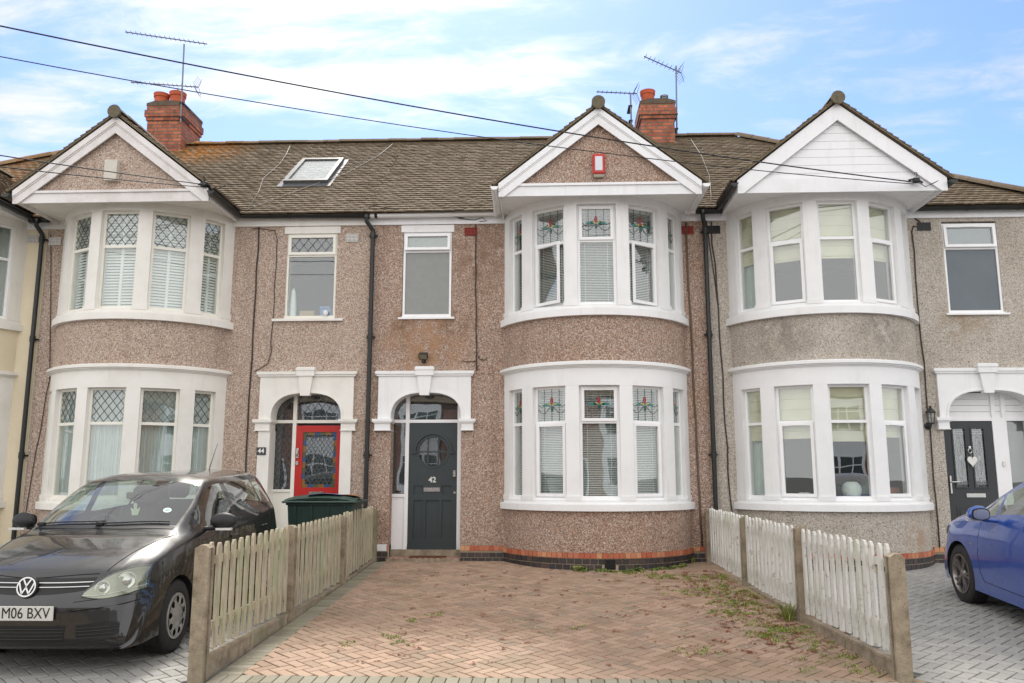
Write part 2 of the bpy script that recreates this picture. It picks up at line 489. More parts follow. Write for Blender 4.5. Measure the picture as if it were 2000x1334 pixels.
# ============================================================ ground
SL = 0.045
def gz(y): return SL * (y + .3) if -.3 > y > -7.4 else (0.0 if y >= -.3 else -0.3195)
g = MB()
g.add([(-400, 400, -.004), (400, 400, -.004), (400, -.3, -.004), (-400, -.3, -.004), (-400, -7.4, -.3235), (400, -7.4, -.3235), (400, -10.2, -.3235), (-400, -10.2, -.3235)],
      [(0, 3, 2, 1), (3, 4, 5, 2), (4, 7, 6, 5)])
tag(g.build('ground', JOINTG), kind='structure')
g = MB(); g.add([(-400, -10.34, -.45), (400, -10.34, -.45), (400, -400, -.45), (-400, -400, -.45)], [(0, 3, 2, 1)])
tag(g.build('road', ASPH), kind='structure')
g = MB()
for i in range(40): g.bbox(-18 + i * .915, -18 + i * .915 + .905, -10.34, -10.2, -.45, -.3165, .012)
tag(g.build('kerb', CONC), kind='structure')
g = MB(); 
for i in range(36):
    for j in range(4):
        g.bbox(-16 + i * .9, -16 + i * .9 + .893, -10.2 + j * .61, -10.2 + j * .61 + .603, -.345, -.3175, .004)
tag(g.build('pavement', CONC), kind='structure')

def herring(mb, x0, x1, y0, y1, rot=45, w=.1, gap=.0055, skip=None, zo=0.0):
    a = radians(rot); cx, cy = (x0 + x1) / 2, (y0 + y1) / 2
    R = int(((x1 - x0) + (y1 - y0)) / w) + 4
    for i in range(-R, R):
        for j in range(-R // 2, R // 2):
            for kind in (0, 1):
                bx = i + 2 * j; by = -i + 2 * j
                if kind == 0: rx0, ry0, rx1, ry1 = bx, by, bx + 2, by + 1
                else: rx0, ry0, rx1, ry1 = bx + 1, by + 1, bx + 2, by + 3
                mx, my = (rx0 + rx1) / 2 * w, (ry0 + ry1) / 2 * w
                X = cx + mx * cos(a) - my * sin(a); Y = cy + mx * sin(a) + my * cos(a)
                if not (x0 < X < x1 and y0 < Y < y1): continue
                if skip and skip(X, Y): continue
                hx = (rx1 - rx0) * w / 2 - gap; hy = (ry1 - ry0) * w / 2 - gap
                dz = random.uniform(-.0015, .0015); tx = random.uniform(-.006, .006); ty = random.uniform(-.006, .006)
                vs = []
                for k, (sx_, sy_) in enumerate(((-1, -1), (1, -1), (1, 1), (-1, 1))):
                    for (ins, zz) in ((0, -.02), (0, -.003), (.004, 0)):
                        lx = (hx - ins) * sx_; ly = (hy - ins) * sy_
                        vx = X + lx * cos(a) - ly * sin(a); vy = Y + lx * sin(a) + ly * cos(a)
                        vs.append((vx, vy, gz(min(vy, 0)) + .012 + zz + dz + tx * lx + ty * ly + zo))
                fs = [(2, 5, 8, 11)]
                for k in range(4):
                    n_ = (k + 1) % 4
                    fs.append((k * 3 + 1, n_ * 3 + 1, n_ * 3 + 2, k * 3 + 2))
                    fs.append((k * 3, n_ * 3, n_ * 3 + 1, k * 3 + 1))
                mb.add(vs, fs)
def course(mb, x0, x1, y0, y1, n, alongx=True, gap=.004, zo=.0155):
    for i in range(n):
        if alongx:
            a = x0 + (x1 - x0) * i / n; b = x0 + (x1 - x0) * (i + 1) / n; c, d = y0, y1
        else:
            c = y0 + (y1 - y0) * i / n; d = y0 + (y1 - y0) * (i + 1) / n; a, b = x0, x1
        a += gap; b -= gap; c += gap; d -= gap
        z = zo + random.uniform(-.001, .001)
        q = .005
        mb.add([(a, c, gz(c) + z - .004), (b, c, gz(c) + z - .004), (b, d, gz(d) + z - .004), (a, d, gz(d) + z - .004),
                (a + q, c + q, gz(c) + z), (b - q, c + q, gz(c) + z), (b - q, d - q, gz(d) + z), (a + q, d - q, gz(d) + z),
                (a, c, gz(c) - .01), (b, c, gz(c) - .01), (b, d, gz(d) - .01), (a, d, gz(d) - .01)],
               [(4, 5, 6, 7), (0, 1, 5, 4), (1, 2, 6, 5), (2, 3, 7, 6), (3, 0, 4, 7), (8, 9, 1, 0), (9, 10, 2, 1), (10, 11, 3, 2), (11, 8, 0, 3)])
def sheet(name, x0, x1, y0, y1, zo, mat):
    m = MB(); m.add([(x0, y0, gz(y0) + zo), (x1, y0, gz(y0) + zo), (x1, -.3, zo), (x0, -.3, zo), (x1, y1, gz(y1) + zo), (x0, y1, gz(y1) + zo)], [(0, 1, 2, 3), (3, 2, 4, 5)])
    return tag(m.build(name, mat), kind='structure')
sheet('driveway_bed', -2.66, 2.9, -6.72, .2, .004, JOINT)
m = MB(); herring(m, -2.50, 2.85, -6.30, .1)
tag(m.build('driveway_paving', PAVR), kind='structure')
m = MB(); course(m, -2.66, -2.46, -6.32, -.25, 61, False); course(m, -2.66, 2.9, -6.53, -6.32, 54, True); course(m, -2.66, 2.9, -6.72, -6.53, 27, True, zo=.017)
tag(m.build('driveway_edging', PAVE), kind='structure')
m = MB(); herring(m, -8.6, -2.78, -6.9, .1, rot=45); tag(m.build('paving_grey', PAVG), kind='structure')
m = MB(); herring(m, 2.9, 9.0, -6.9, .1, rot=45, zo=.001, skip=lambda X, Y: X < 2.62 - .04 * Y + .05); tag(m.build('paving_light_grey', PAVG), kind='structure')
m = MB(); herring(m, -14.2, -8.6, -6.9, .1, rot=45); tag(m.build('paving_slate', PAVG), kind='structure')
# ============================================================ windows
def poly_tube(mb, pts, r, M=None, mi=0): mb.tube(pts, r, 5, mi, M)
def clipseg(x0, z0, x1, z1, a, b, c, d):
    t0, t1 = 0.0, 1.0; dx, dz = x1 - x0, z1 - z0
    for p, q in ((-dx, x0 - a), (dx, b - x0), (-dz, z0 - c), (dz, d - z0)):
        if abs(p) < 1e-9:
            if q < 0: return None
        else:
            r = q / p
            if p < 0: t0 = max(t0, r)
            else: t1 = min(t1, r)
    if t0 >= t1: return None
    return (x0 + t0 * dx, z0 + t0 * dz, x0 + t1 * dx, z0 + t1 * dz)
def lattice(mb, a, b, c, d, y, px, pz, r=.004):
    n = int((b - a) / px + (d - c) / pz) + 3
    for s in (1, -1):
        for i in range(-n, n + 1):
            xa = (a if s > 0 else b) + i * px * s
            sg = clipseg(xa, c, xa + s * px * 20, c + pz * 20, a, b, c, d)
            if sg: mb.box(-.5, .5, -.5, .5, -.5, .5, 0, seg_matrix(sg, y, r))
def seg_matrix(sg, y, r):
    x0, z0, x1, z1 = sg
    L = sqrt((x1 - x0) ** 2 + (z1 - z0) ** 2); an = atan2(z1 - z0, x1 - x0)
    return Matrix.Translation(((x0 + x1) / 2, y, (z0 + z1) / 2)) @ Matrix.Rotation(-an, 4, 'Y') @ Matrix.Diagonal((L, r, r * 2, 1))
RED_G = simple('ruby_stained_glass', S(160, 44, 56), .15, var=.2); TEAL_G = simple('teal_stained_glass', S(40, 140, 130), .15, var=.2)
GREEN_G = simple('dark_green_stained_glass', S(34, 84, 72), .15, var=.2); AMB_G = simple('amber_stained_glass', S(206, 176, 70), .15, var=.2)
def leafpoly(cx, cz, L, W, ang, n=8):
    pts = []
    for i in range(n + 1):
        t = i / n; pts.append((t * L, W * sin(pi * t)))
    for i in range(n - 1, 0, -1):
        t = i / n; pts.append((t * L, -W * sin(pi * t) * .7))
    return [(cx + x * cos(ang) - z * sin(ang), cz + x * sin(ang) + z * cos(ang)) for x, z in pts]
def stained(par, a, b, c, d, y, M):
    """art nouveau flower motif in a leaded pane"""
    cx, cz = (a + b) / 2, (c + d) / 2; w, h = b - a, d - c; k = min(w / .42, 1.0)
    lead = MB()
    def ln(pts, r=.0035):
        for p, q in zip(pts, pts[1:]):
            sg = clipseg(p[0], p[1], q[0], q[1], a, b, c, d)
            if sg: lead.box(-.5, .5, -.5, .5, -.5, .5, 0, M @ seg_matrix(sg, y - .003, r))
    for f in (-.27, .27): ln([(cx + w * f, c), (cx + w * f, d)])
    ln([(cx, d), (cx, cz + .13 * h)]); ln([(cx, c), (cx, cz - .2 * h)])
    for s_ in (-1, 1):
        ln([(cx + s_ * w * .5 * t / 8, cz - .13 * h + .13 * h * cos(t * .55 + .4) * (1 if t < 9 else 0)) for t in range(9)])
        ln([(cx + s_ * w * .5 * t / 8, cz + .02 * h + .07 * h * sin(t * .8)) for t in range(9)])
    lead.build('leading', LEAD, par)
    for nm, polys, mt in (('stained_glass', [leafpoly(cx, cz + .03 * h, .26 * h, .030 * k, pi / 2)], RED_G),
                          ('stained_glass', [leafpoly(cx + .02, cz - .01 * h, .15 * k, .024 * k, .08), leafpoly(cx - .02, cz - .01 * h, .15 * k, -.024 * k, pi - .08)], TEAL_G),
                          ('stained_glass', [leafpoly(cx, cz + .0 * h, .22 * h, .025 * k, -pi / 2)], GREEN_G),
                          ('stained_glass', [leafpoly(cx + .005, cz + .05 * h, .09 * k, .018 * k, -.3), leafpoly(cx - .005, cz + .05 * h, .09 * k, -.018 * k, pi + .3)], AMB_G)):
        m_ = MB()
        for p in polys: m_.prism(p, y - .004, y + .001, 'y', 0, M)
        m_.build(nm, mt, par)

def ring(mb, a, b, c, d, t, y0, y1, M, tb=None, mi=0):
    """rectangular frame a..b x c..d, member t (bottom tb)"""
    tb = tb or t
    mb.box(a, b, y0, y1, c, c + tb, mi, M); mb.box(a, b, y0, y1, d - t, d, mi, M)
    mb.box(a, a + t, y0, y1, c + tb, d - t, mi, M); mb.box(b - t, b, y0, y1, c + tb, d - t, mi, M)

def make_window(house, w, z0, z1, trans, M, up='plain', low='plain', upsash=False, lowsash=False,
                openang=0, hinge=-1, back='blind', frame=UPVC, lattice_size=.105, vent=False, up_open=0, label=None,
                roman=0.0, obscure=None):
    """window in local coords: x along -w/2..w/2, y outward negative, placed by M"""
    fm = MB(); t = .036; h = w / 2
    ring(fm, -h, h, z0, z1, t, -.03, .04, M, .05)
    fm.box(-h + t, h - t, -.028, .04, trans - .022, trans + .022, 0, M)
    fm.box(-h - .004, h + .004, -.055, -.0305, z0 - .012, z0 + .018, 0, M)      # projecting sill nose
    fr = fm.build('window', frame, house)
    if label: fr['label'] = label
    pn = MB()
    def cell(a, b, c, d, sash, MM, isup):
        if sash:
            sm = MB(); ring(sm, a - .012, b + .012, c - .012, d + .012, .045, -.052, -.032, MM)
            ring(sm, a + .024, b - .024, c + .024, d - .024, .010, -.0318, -.012, MM)
            if vent: sm.box(-.10, .10, -.062, -.0525, d - .028, d - .014, 0, MM)
            sm.build('sash', frame, fr)
            a += .033; b -= .033; c += .033; d -= .033
            y = -.022
        else:
            y = -.008
        gp = MB(); gp.box(a - .003, b + .003, y, y + .006, c - .003, d + .003, 0, MM)
        gp.build('glass_pane', GLASS, fr)
        kind = up if isup else low
        if kind == 'lattice':
            lm = MB()
            x0, x1 = a, b
            n = int((b - a) / lattice_size * 2) + 4
            px, pz = lattice_size, lattice_size * 1.25
            for s in (1, -1):
                for i in range(-26, 27):
                    xa = (a + b) / 2 + i * px
                    zc = (c + d) / 2
                    sg = clipseg(xa - s * px * 10, zc - pz * 10, xa + s * px * 10, zc + pz * 10, a, b, c, d)
                    if sg: lm.box(-.5, .5, -.5, .5, -.5, .5, 0, MM @ seg_matrix(sg, y - .002, .0045))
            if lm.v: lm.build('leading', LEAD, fr)
        elif kind == 'stained':
            stained(fr, a, b, c, d, y - .002, MM)
        return a, b, c, d
    MU = M
    if up_open:
        MU = M @ Matrix.Translation((0, -.03, z1 - t)) @ Matrix.Rotation(-radians(up_open), 4, 'X') @ Matrix.Translation((0, .03, -(z1 - t)))
    cell(-h + t, h - t, trans + .022, z1 - t, upsash, MU, True)
    ML = M
    if openang:
        px = hinge * (h - t)
        ML = M @ Matrix.Translation((px, -.04, 0)) @ Matrix.Rotation(radians(openang) * (1 if hinge > 0 else -1), 4, 'Z') @ Matrix.Translation((-px, .04, 0))
    cell(-h + t, h - t, z0 + .05, trans - .022, lowsash, ML, False)
    bm_ = MB()
    y = .07
    if w < .36:      # narrow outer lights: curtain hangs close behind the glass
        y = .05
        if back in ('roman', 'drape'):
            n = 30; vs = []
            for i in range(n + 1):
                x = -h - .04 + (w + .08) * i / n; vs += [(x, y + .035 + .012 * sin(i * 1.3), z0 + .02), (x, y + .035 + .012 * sin(i * 1.3), z1 - .03)]
            nm_ = MB(); nm_.add(vs, [(2 * i, 2 * i + 2, 2 * i + 3, 2 * i + 1) for i in range(n)], 0, M); nm_.build('curtain', NET, fr)
    if back == 'blind':       # horizontal venetian slats
        z = z1 - .06
        bm_.box(-h + .03, h - .03, y - .015, y + .015, z, z + .03, 0, M)
        while z > z0 + .05:
            z -= .026
            bm_.add([(-h - .01, y - .010, z - .0075), (h + .01, y - .010, z - .0075), (h + .01, y + .010, z + .0075), (-h - .01, y + .010, z + .0075)], [(0, 1, 2, 3)], 0, M)
        for f in (-.3, .3): bm_.box(w * f - .003, w * f + .003, y - .013, y - .011, z0 + .05, z1 - .06, 0, M)
        bm_.build('venetian_blind', BLIND, fr)
    elif back == 'shutter':
        z = z0 + .06
        ring(bm_, -h - .02, h + .02, z0 + .03, z1 - .03, .035, y - .012, y + .012, M)
        bm_.box(-.02, .02, y - .016, y + .012, z0 + .06, z1 - .06, 0, M)
        while z < z1 - .07:
            bm_.add([(-h + .01, y - .016, z), (h - .01, y - .016, z), (h - .01, y + .010, z + .036), (-h + .01, y + .010, z + .036),
                     (-h + .01, y - .012, z - .006), (h - .01, y - .012, z - .006), (h - .01, y + .014, z + .030), (-h + .01, y + .014, z + .030)],
                    [(0, 1, 2, 3), (4, 7, 6, 5), (0, 4, 5, 1)], 0, M)
            z += .047
        bm_.build('shutter', BLIND, fr)
    elif back == 'net':
        n = 90; vs = []
        for i in range(n + 1):
            x = -h - .05 + (w + .10) * i / n
            yy = y + .012 * sin(i * .9 + w * 7) + .008 * sin(i * 2.3)
            vs += [(x, yy, z0 + .02), (x, yy, z1 - .03)]
        bm_.add(vs, [(2 * i, 2 * i + 2, 2 * i + 3, 2 * i + 1) for i in range(n)], 0, M)
        bm_.build('net_curtain', NET, fr)
    elif back == 'drape':
        for s in (-1, 1):
            n = 30; vs = []
            for i in range(n + 1):
                x = s * (h - .02 - .16 * i / n); yy = y + .02 * sin(i * 1.2)
                vs += [(x, yy, z0 + .02), (x, yy, z1 - .03)]
            bm_.add(vs, [(2 * i, 2 * i + 2, 2 * i + 3, 2 * i + 1) for i in range(n)], 0, M)
        bm_.build('curtain', NET, fr)
    elif back == 'roman':
        zb = z1 - (z1 - z0) * roman
        z = z1 - .03; k = 0
        while z > zb:
            zn = max(z - .16, zb)
            bm_.prism([(y + .0, zn), (y - .012, zn + .004), (y - .004, z), (y + .006, z)], -h - .02, h + .02, 'x', 0, M)
            z = zn; k += 1
        bm_.build('roman_blind', BLINDC, fr)
    elif back == 'obscure':
        bm_.box(-h + .03, h - .03, y - .08, y - .075, z0 + .03, z1 - .03, 0, M)
        bm_.build('frosted_film', obscure or OBSC, fr)
    return fr

# ============================================================ roof tiles
def tile_slope(mb, O, U, V, inside, umin, umax, vmin, vmax, gauge=.108, tw=.166, th=.028):
    """O origin, U along eaves, V up slope (unit vectors)"""
    O, U, V = Vector(O), Vector(U).normalized(), Vector(V).normalized()
    N = U.cross(V).normalized()
    if N.z < 0: N = -N
    r = int((vmin) / gauge)
    while r * gauge < vmax:
        v0 = r * gauge
        off = (r % 2) * tw / 2 + random.uniform(-.01, .01)
        k = int((umin - off) / tw) - 1
        sagr = random.uniform(-.004, .004)
        while k * tw + off < umax:
            u0 = k * tw + off; uc = u0 + tw / 2
            k += 1
            a = max(u0 + .002, umin); b = min(u0 + tw - .002, umax)
            if b - a < .02 or not inside((a + b) / 2, v0 + gauge * .5): continue
            lift = th + .010 + random.uniform(-.003, .006); sk = random.uniform(-.004, .004)
            j = random.uniform(-.006, .006)
            ca = random.uniform(0, .004)
            v_lo = v0 - .012 + sagr + j; v_hi = v0 + gauge * 1.25
            P = lambda u, v, n: O + U * u + V * v + N * n
            vs = [P(a, v_lo, lift + sk), P(b, v_lo, lift - sk), P(b, v_hi, .012), P(a, v_hi, .012),
                  P((a + b) / 2, v_lo, lift + ca + .003), P((a + b) / 2, v_hi, .015),
                  P(a, v_lo, lift + sk - th), P(b, v_lo, lift - sk - th), P((a + b) / 2, v_lo, lift + ca + .003 - th)]
            mb.add(vs, [(0, 4, 5, 3), (4, 1, 2, 5), (6, 8, 4, 0), (8, 7, 1, 4), (6, 0, 3), (7, 2, 1)])
        r += 1
def ridge_run(mb, p, q, r=.095, L=.33):
    p, q = Vector(p), Vector(q); d = q - p; n = max(1, int(d.length / L)); L = d.length / n; d.normalize()
    side = d.cross(Vector((0, 0, 1))).normalized(); up = side.cross(d)
    for i in range(n):
        a = p + d * (i * L - .008) ; b = p + d * ((i + 1) * L + .012)
        jz = random.uniform(-.006, .006); jr = r * random.uniform(.97, 1.04)
        vs = []; m = 9
        for (c, rr) in ((a, jr), (b, jr * .95)):
            for tt in (0, .014):
                for k in range(m):
                    th = pi * (.06 + .88 * k / (m - 1))
                    vs.append(c + side * ((rr - tt) * cos(th)) + up * ((rr - tt) * sin(th) - .03 + jz))
        fs = []
        for k in range(m - 1):
            fs.append((k, k + 1, 2 * m + k + 1, 2 * m + k))
            fs.append((k, m + k, m + k + 1, k + 1)); fs.append((2 * m + k, 2 * m + k + 1, 3 * m + k + 1, 3 * m + k))
        mb.add(vs, fs)

EZ, EY, MP = 5.585, -.17, .781       # eaves height, eaves y, pitch tangent
RY = 3.12; RZ = EZ + MP * (RY - EY)
TL = sqrt(1 + MP * MP)
def half_gutter(mb, p, q, r=.058, n=8):
    p, q = Vector(p), Vector(q); d = (q - p).normalized(); s = d.cross(Vector((0, 0, 1))).normalized()
    for rr, flip in ((r, False), (r - .004, True)):
        vs = []
        for c in (p, q):
            for k in range(n + 1):
                th = pi + pi * k / n
                vs.append(c + s * (rr * cos(th)) + Vector((0, 0, rr * sin(th))))
        mb.add(vs, [(k, k + 1, n + 2 + k, n + 1 + k) for k in range(n)])
    mb.tube([p + s * r, q + s * r], .006, 6); mb.tube([p - s * r, q - s * r], .006, 6)
    for c in (p, q):
        vs = [c + s * (r * cos(pi + pi * k / n)) + Vector((0, 0, r * sin(pi + pi * k / n))) for k in range(n + 1)]
        mb.add(vs, [tuple(range(n + 1))])
    L = (q - p).length; k = 1
    while k * .8 < L:
        c = p + d * (k * .8); k += 1
        vs0 = []
        for e in (-.012, .012):
            for t in range(n + 1):
                th = pi + pi * t / n
                vs0.append(c + d * e + s * ((r + .006) * cos(th)) + Vector((0, 0, (r + .006) * sin(th))))
        mb.add(vs0, [(t, t + 1, n + 2 + t, n + 1 + t) for t in range(n)])

def wall_cells(mb, x0, x1, z0, z1, y0, y1, holes):
    xs = sorted({x0, x1, *[h[0] for h in holes], *[h[1] for h in holes]})
    zs = sorted({z0, z1, *[h[2] for h in holes], *[h[3] for h in holes]})
    for a, b in zip(xs, xs[1:]):
        for c, d in zip(zs, zs[1:]):
            mx, mz = (a + b) / 2, (c + d) / 2
            if any(h[0] < mx < h[1] and h[2] < mz < h[3] for h in holes): continue
            mb.box(a, b, y0, y1, c, d)

R0, SG = 1.551, 1.0
CY = R0 - SG
def amax(R): return degrees(acos(CY / R)) if R > CY else 90
MUL = [(-69.2, -61.5), (-48, -39.5), (-18.6, -11.2), (11.2, 18.6), (39.5, 48), (61.5, 69.2)]
LIGHTS = [(-61.5, -48), (-39.5, -18.6), (-11.2, 11.2), (18.6, 39.5), (48, 61.5)]

def bay(house, bx, peb, wht, lights_up, lights_low, frame, gapn, boards_gable=False, plinth=True):
    A = amax(R0)
    b = MB(); b.arc(bx, CY, R0 - .2, R0, -A, A, .225, .815); b.build('bay_wall', peb, house)
    b = MB(); b.arc(bx, CY, R0 - .2, R0 - .005, -A, A, 2.98, 3.685); b.build('bay_wall', peb, house)
    if plinth:
        b = MB(); b.arc(bx, CY, R0 - .2, R0 + .003, -A, A, -.12, .223); b.build('bay_plinth', MORTAR, house)
        b = MB(); n = 46
        R1 = R0 + .022; A1 = amax(R1)
        for i in range(n):
            a0 = -A1 + 2 * A1 * i / n; a1 = -A1 + 2 * A1 * (i + 1) / n
            b.arc(bx, CY, R0 - .02, R1 + random.uniform(-.002, .003), a0 + .12, a1 - .12, .152, .223, 1)
        b.build('brick_course', REDHEAD, house)
        b = MB(); R1 = R0 + .014; A1 = amax(R1); n = 33
        for row, (za, zb) in enumerate(((.072, .140), (-.008, .060), (-.088, -.020))):
            for i in range(-1, n):
                a0 = -A1 + 2 * A1 * (i + .5 * (row % 2)) / n; a1 = a0 + 2 * A1 / n
                a0 = max(a0, -A1); a1 = min(a1, A1)
                if a1 - a0 < .5: continue
                if (a0 + a1) / 2 > .8 and (a0 + a1) / 2 < 7.4 and row < 2: continue
                b.arc(bx, CY, R0 - .02, R1 + random.uniform(-.002, .002), a0 + .20, a1 - .20, za, zb, 1)
        b.build('brick_plinth', BLUEBRICK, house)
        b = MB(); b.arc(bx, CY, R0 - .02, R0 + .008, 1.2, 7.0, .000, .140, 4)
        for k in range(9):
            for j in range(3):
                a = 1.6 + k * .6; b.arc(bx, CY, R0 + .0082, R0 + .02, a, a + .22, .012 + j * .045, .027 + j * .045, 1)
        for j in range(4): b.arc(bx, CY, R0 + .0082, R0 + .018, 1.3, 6.9, .002 + j * .042, .010 + j * .042, 3)
        b.build('air_vent', BLACKP, house)
    # sills
    for (za, zb, nm) in ((.812, .915, 'bay_sill'), (3.682, 3.80, 'bay_sill')):
        s = MB(); R1 = R0 + .062; A1 = amax(R1)
        s.arc(bx, CY, R0 - .25, R1, -A1 - .5, A1 + .5, za, zb - .012)
        s.arc(bx, CY, R0 - .25, R1 - .012, -A1 - .3, A1 + .3, zb - .012, zb)
        s.arc(bx, CY, R0 - .22, R0 + .008, -A, A, zb, zb + .05)
        s.build(nm, wht, house, smooth=30)
    # masonry mullions
    for (z0, z1) in ((.955, 2.640), (3.84, 5.430)):
        for (a0, a1) in MUL:
            s = MB(); s.arc(bx, CY, R0 - .19, R0, a0, a1, z0, z1, 4)
            s.arc(bx, CY, R0 - .188, R0 + .016, a0 - .5, a1 + .5, z0 + .004, z0 + .07, 4)
            s.build('mullion', wht, house, smooth=30)
    s = MB(); s.arc(bx, CY, R0 - .19, R0 + .002, -A, A, 2.638, 2.905); s.build('bay_lintel', wht, house, smooth=30)
    s = MB(); s.arc(bx, CY, R0 - .19, R0 + .002, -A, A, 5.428, 5.58); s.build('bay_lintel', wht, house, smooth=30)
    # cornice
    s = MB()
    for (rr, za, zb) in ((.018, 2.903, 2.922), (.042, 2.9215, 2.942), (.068, 2.9415, 2.982), (.035, 2.9815, 2.998)):
        R1 = R0 + rr; A1 = amax(R1); s.arc(bx, CY, R0 - .1, R1, -A1, A1, za, zb)
    s.build('bay_cornice', wht, house, smooth=30)
    # lights
    RW = R0 - .10
    for lst, z0, z1, tr in ((lights_up, 3.855, 5.428, 4.862), (lights_low, .975, 2.638, 2.10)):
        for (a0, a1), cfg in zip(LIGHTS, lst):
            w = 2 * RW * sin(radians(a1 - a0) / 2) + .012
            am = radians(a0 + a1) / 2; rc = RW * cos(radians(a1 - a0) / 2)
            M = Matrix.Translation((bx + rc * sin(am), CY - rc * cos(am), 0)) @ Matrix.Rotation(am, 4, 'Z')
            make_window(house, w, z0, z1, tr, M, frame=frame, **cfg)

VERGE = simple('verge_mortar', S(134, 122, 100), .9, var=.4, scale=22, bump=.5)
def gable(house, gx, hw, peb, wht, style, gutterm, soffit_m):
    GY = -1.2; zb = 5.50; za = 6.86
    pt = (za - 5.665) / hw
    # soffit
    s = MB(); s.box(gx - hw + .02, gx + hw - .02, GY + .01, -.002, 5.560, 5.575)
    for k in range(1, 8): s.box(gx - hw + .02, gx + hw - .02, GY + k * .15, GY + k * .15 + .006, 5.5565, 5.5595)
    s.build('soffit', soffit_m, house)
    # fascias along the sides
    for sg in (-1, 1):
        s = MB(); x = gx + sg * hw; s.box(min(x, x - sg * .022), max(x, x - sg * .022), GY + .02, -.002, 5.50, 5.66)
        s.build('fascia_board', wht, house)
    # triangular panel
    s = MB()
    if style == 'boards':
        z = 5.66; 
        while z < 6.62:
            h0 = (za - .14 - z) / pt; h1 = (za - .14 - (z + .125)) / pt
            if h1 < 0: h1 = .01
            s.prism([(gx - h0, z), (gx + h0, z), (gx + h1, z + .118), (gx - h1, z + .118)], GY + .02, GY + .05)
            s.prism([(gx - h0, z - .006), (gx + h0, z - .006), (gx + h0, z), (gx - h0, z)], GY + .028, GY + .05)
            z += .125
        s.build('gable_cladding', wht, house)
        s = MB(); s.prism([(gx - hw + .06, zb - .02), (gx + hw - .06, zb - .02), (gx + hw - .3, 5.70), (gx - hw + .3, 5.70)], GY - .004, GY + .02)
        s.build('gable_board', wht, house)
    else:
        s.prism([(gx - hw + .15, 5.6), (gx + hw - .15, 5.6), (gx, za - .08)], GY + .03, GY + .12)
        s.build('gable_wall', peb, house)
        s = MB(); s.box(gx - hw + .09, gx + hw - .09, GY - .012, GY + .03, zb - .02, 5.635); s.box(gx - hw + .24, gx + hw - .24, GY - .035, GY + .03, 5.634, 5.672)
        s.build('gable_board', wht, house)
    # barge boards (two mitred layers)
    for sg in (-1, 1):
        s = MB(); dz = .265
        zt = lambda x: za - pt * abs(x - gx)
        xo = gx + sg * hw
        def strip(top, bot, y0, y1):
            pl = [(gx, za - top), (xo, zt(xo) - top), (xo, max(zt(xo) - bot, zb - .035)), (xo - sg * max(0, ((zb - .035) - (zt(xo) - bot)) / pt), max(zt(xo) - bot, zb - .035)), (gx, za - bot)]
            if abs(pl[2][0] - pl[3][0]) < 1e-4: pl.pop(3)
            s.prism(pl, y0, y1)
        strip(0, dz, GY - .045, GY - .018)
        if style != 'boards': strip(0.0, .10, GY - .068, GY - .0455); strip(.101, .125, GY - .056, GY - .0455)
        s.build('barge_board', wht, house)
        if style == 'boards': pass
    # roof of the gable
    t = MB(); ov = .075
    zr = za + .045
    Ls = (hw + ov) * sqrt(1 + pt * pt)
    yb = (zr - EZ) / MP + EY
    for sg in (-1, 1):
        U = Vector((0, 1, 0)); V = Vector((-sg, 0, pt)).normalized()
        O = Vector((gx + sg * (hw + ov), 0, zr - pt * (hw + ov)))
        def ins(u, v, sg=sg):
            z = O.z + V.z * v; ym = (z - EZ) / MP + EY
            return v < Ls - .02 and u < ym + .25
        tile_slope(t, O, U, V, ins, GY - .09, yb + .2, 0, Ls)
        # base sheet under tiles
        q = [(gx + sg * (hw + ov - .01), GY - .07, O.z + .002), (gx, GY - .07, zr - .002), (gx, yb + .1, zr - .002), (gx + sg * (hw + ov - .01), .2, O.z + .002)]
        t.add(q, [(0, 1, 2, 3)]); t.add([(a, b_, c - .02) for a, b_, c in q], [(0, 1, 2, 3)])
    for sg in (-1, 1):      # mortar bedding under the verge tiles
        v_ = MB(); v_.prism([(gx, zr - .012), (gx + sg * (hw + ov), zr - .012 - pt * (hw + ov)), (gx + sg * (hw + ov), zr + .024 - pt * (hw + ov)), (gx, zr + .024)], GY - .082, GY - .03)
        v_.build('verge_mortar', VERGE, house)
    ridge_run(t, (gx, GY - .13, zr + .035), (gx, yb, zr + .035), r=.10)
    # front ridge end filled with mortar
    t.build('gable_roof', TILE, house)
    e = MB()
    e.lathe([(.0, .0), (.100, 0.0), (.104, .04), (0, .04)], n=20, M=Matrix.Translation((gx, GY - .10, zr + .01)) @ Matrix.Rotation(pi / 2, 4, 'X'))
    e.build('ridge_end', simple('mossy_verge_mortar', S(112, 104, 84), .9, var=.4, scale=18, bump=.5), house)
    # side gutters
    for sg in (-1, 1):
        g_ = MB(); x = gx + sg * (hw + .06); z = 5.60
        half_gutter(g_, (x, GY - .13, z), (x, -.12, z), .055)
        o = g_.build('gutter', gutterm, house, smooth=40)

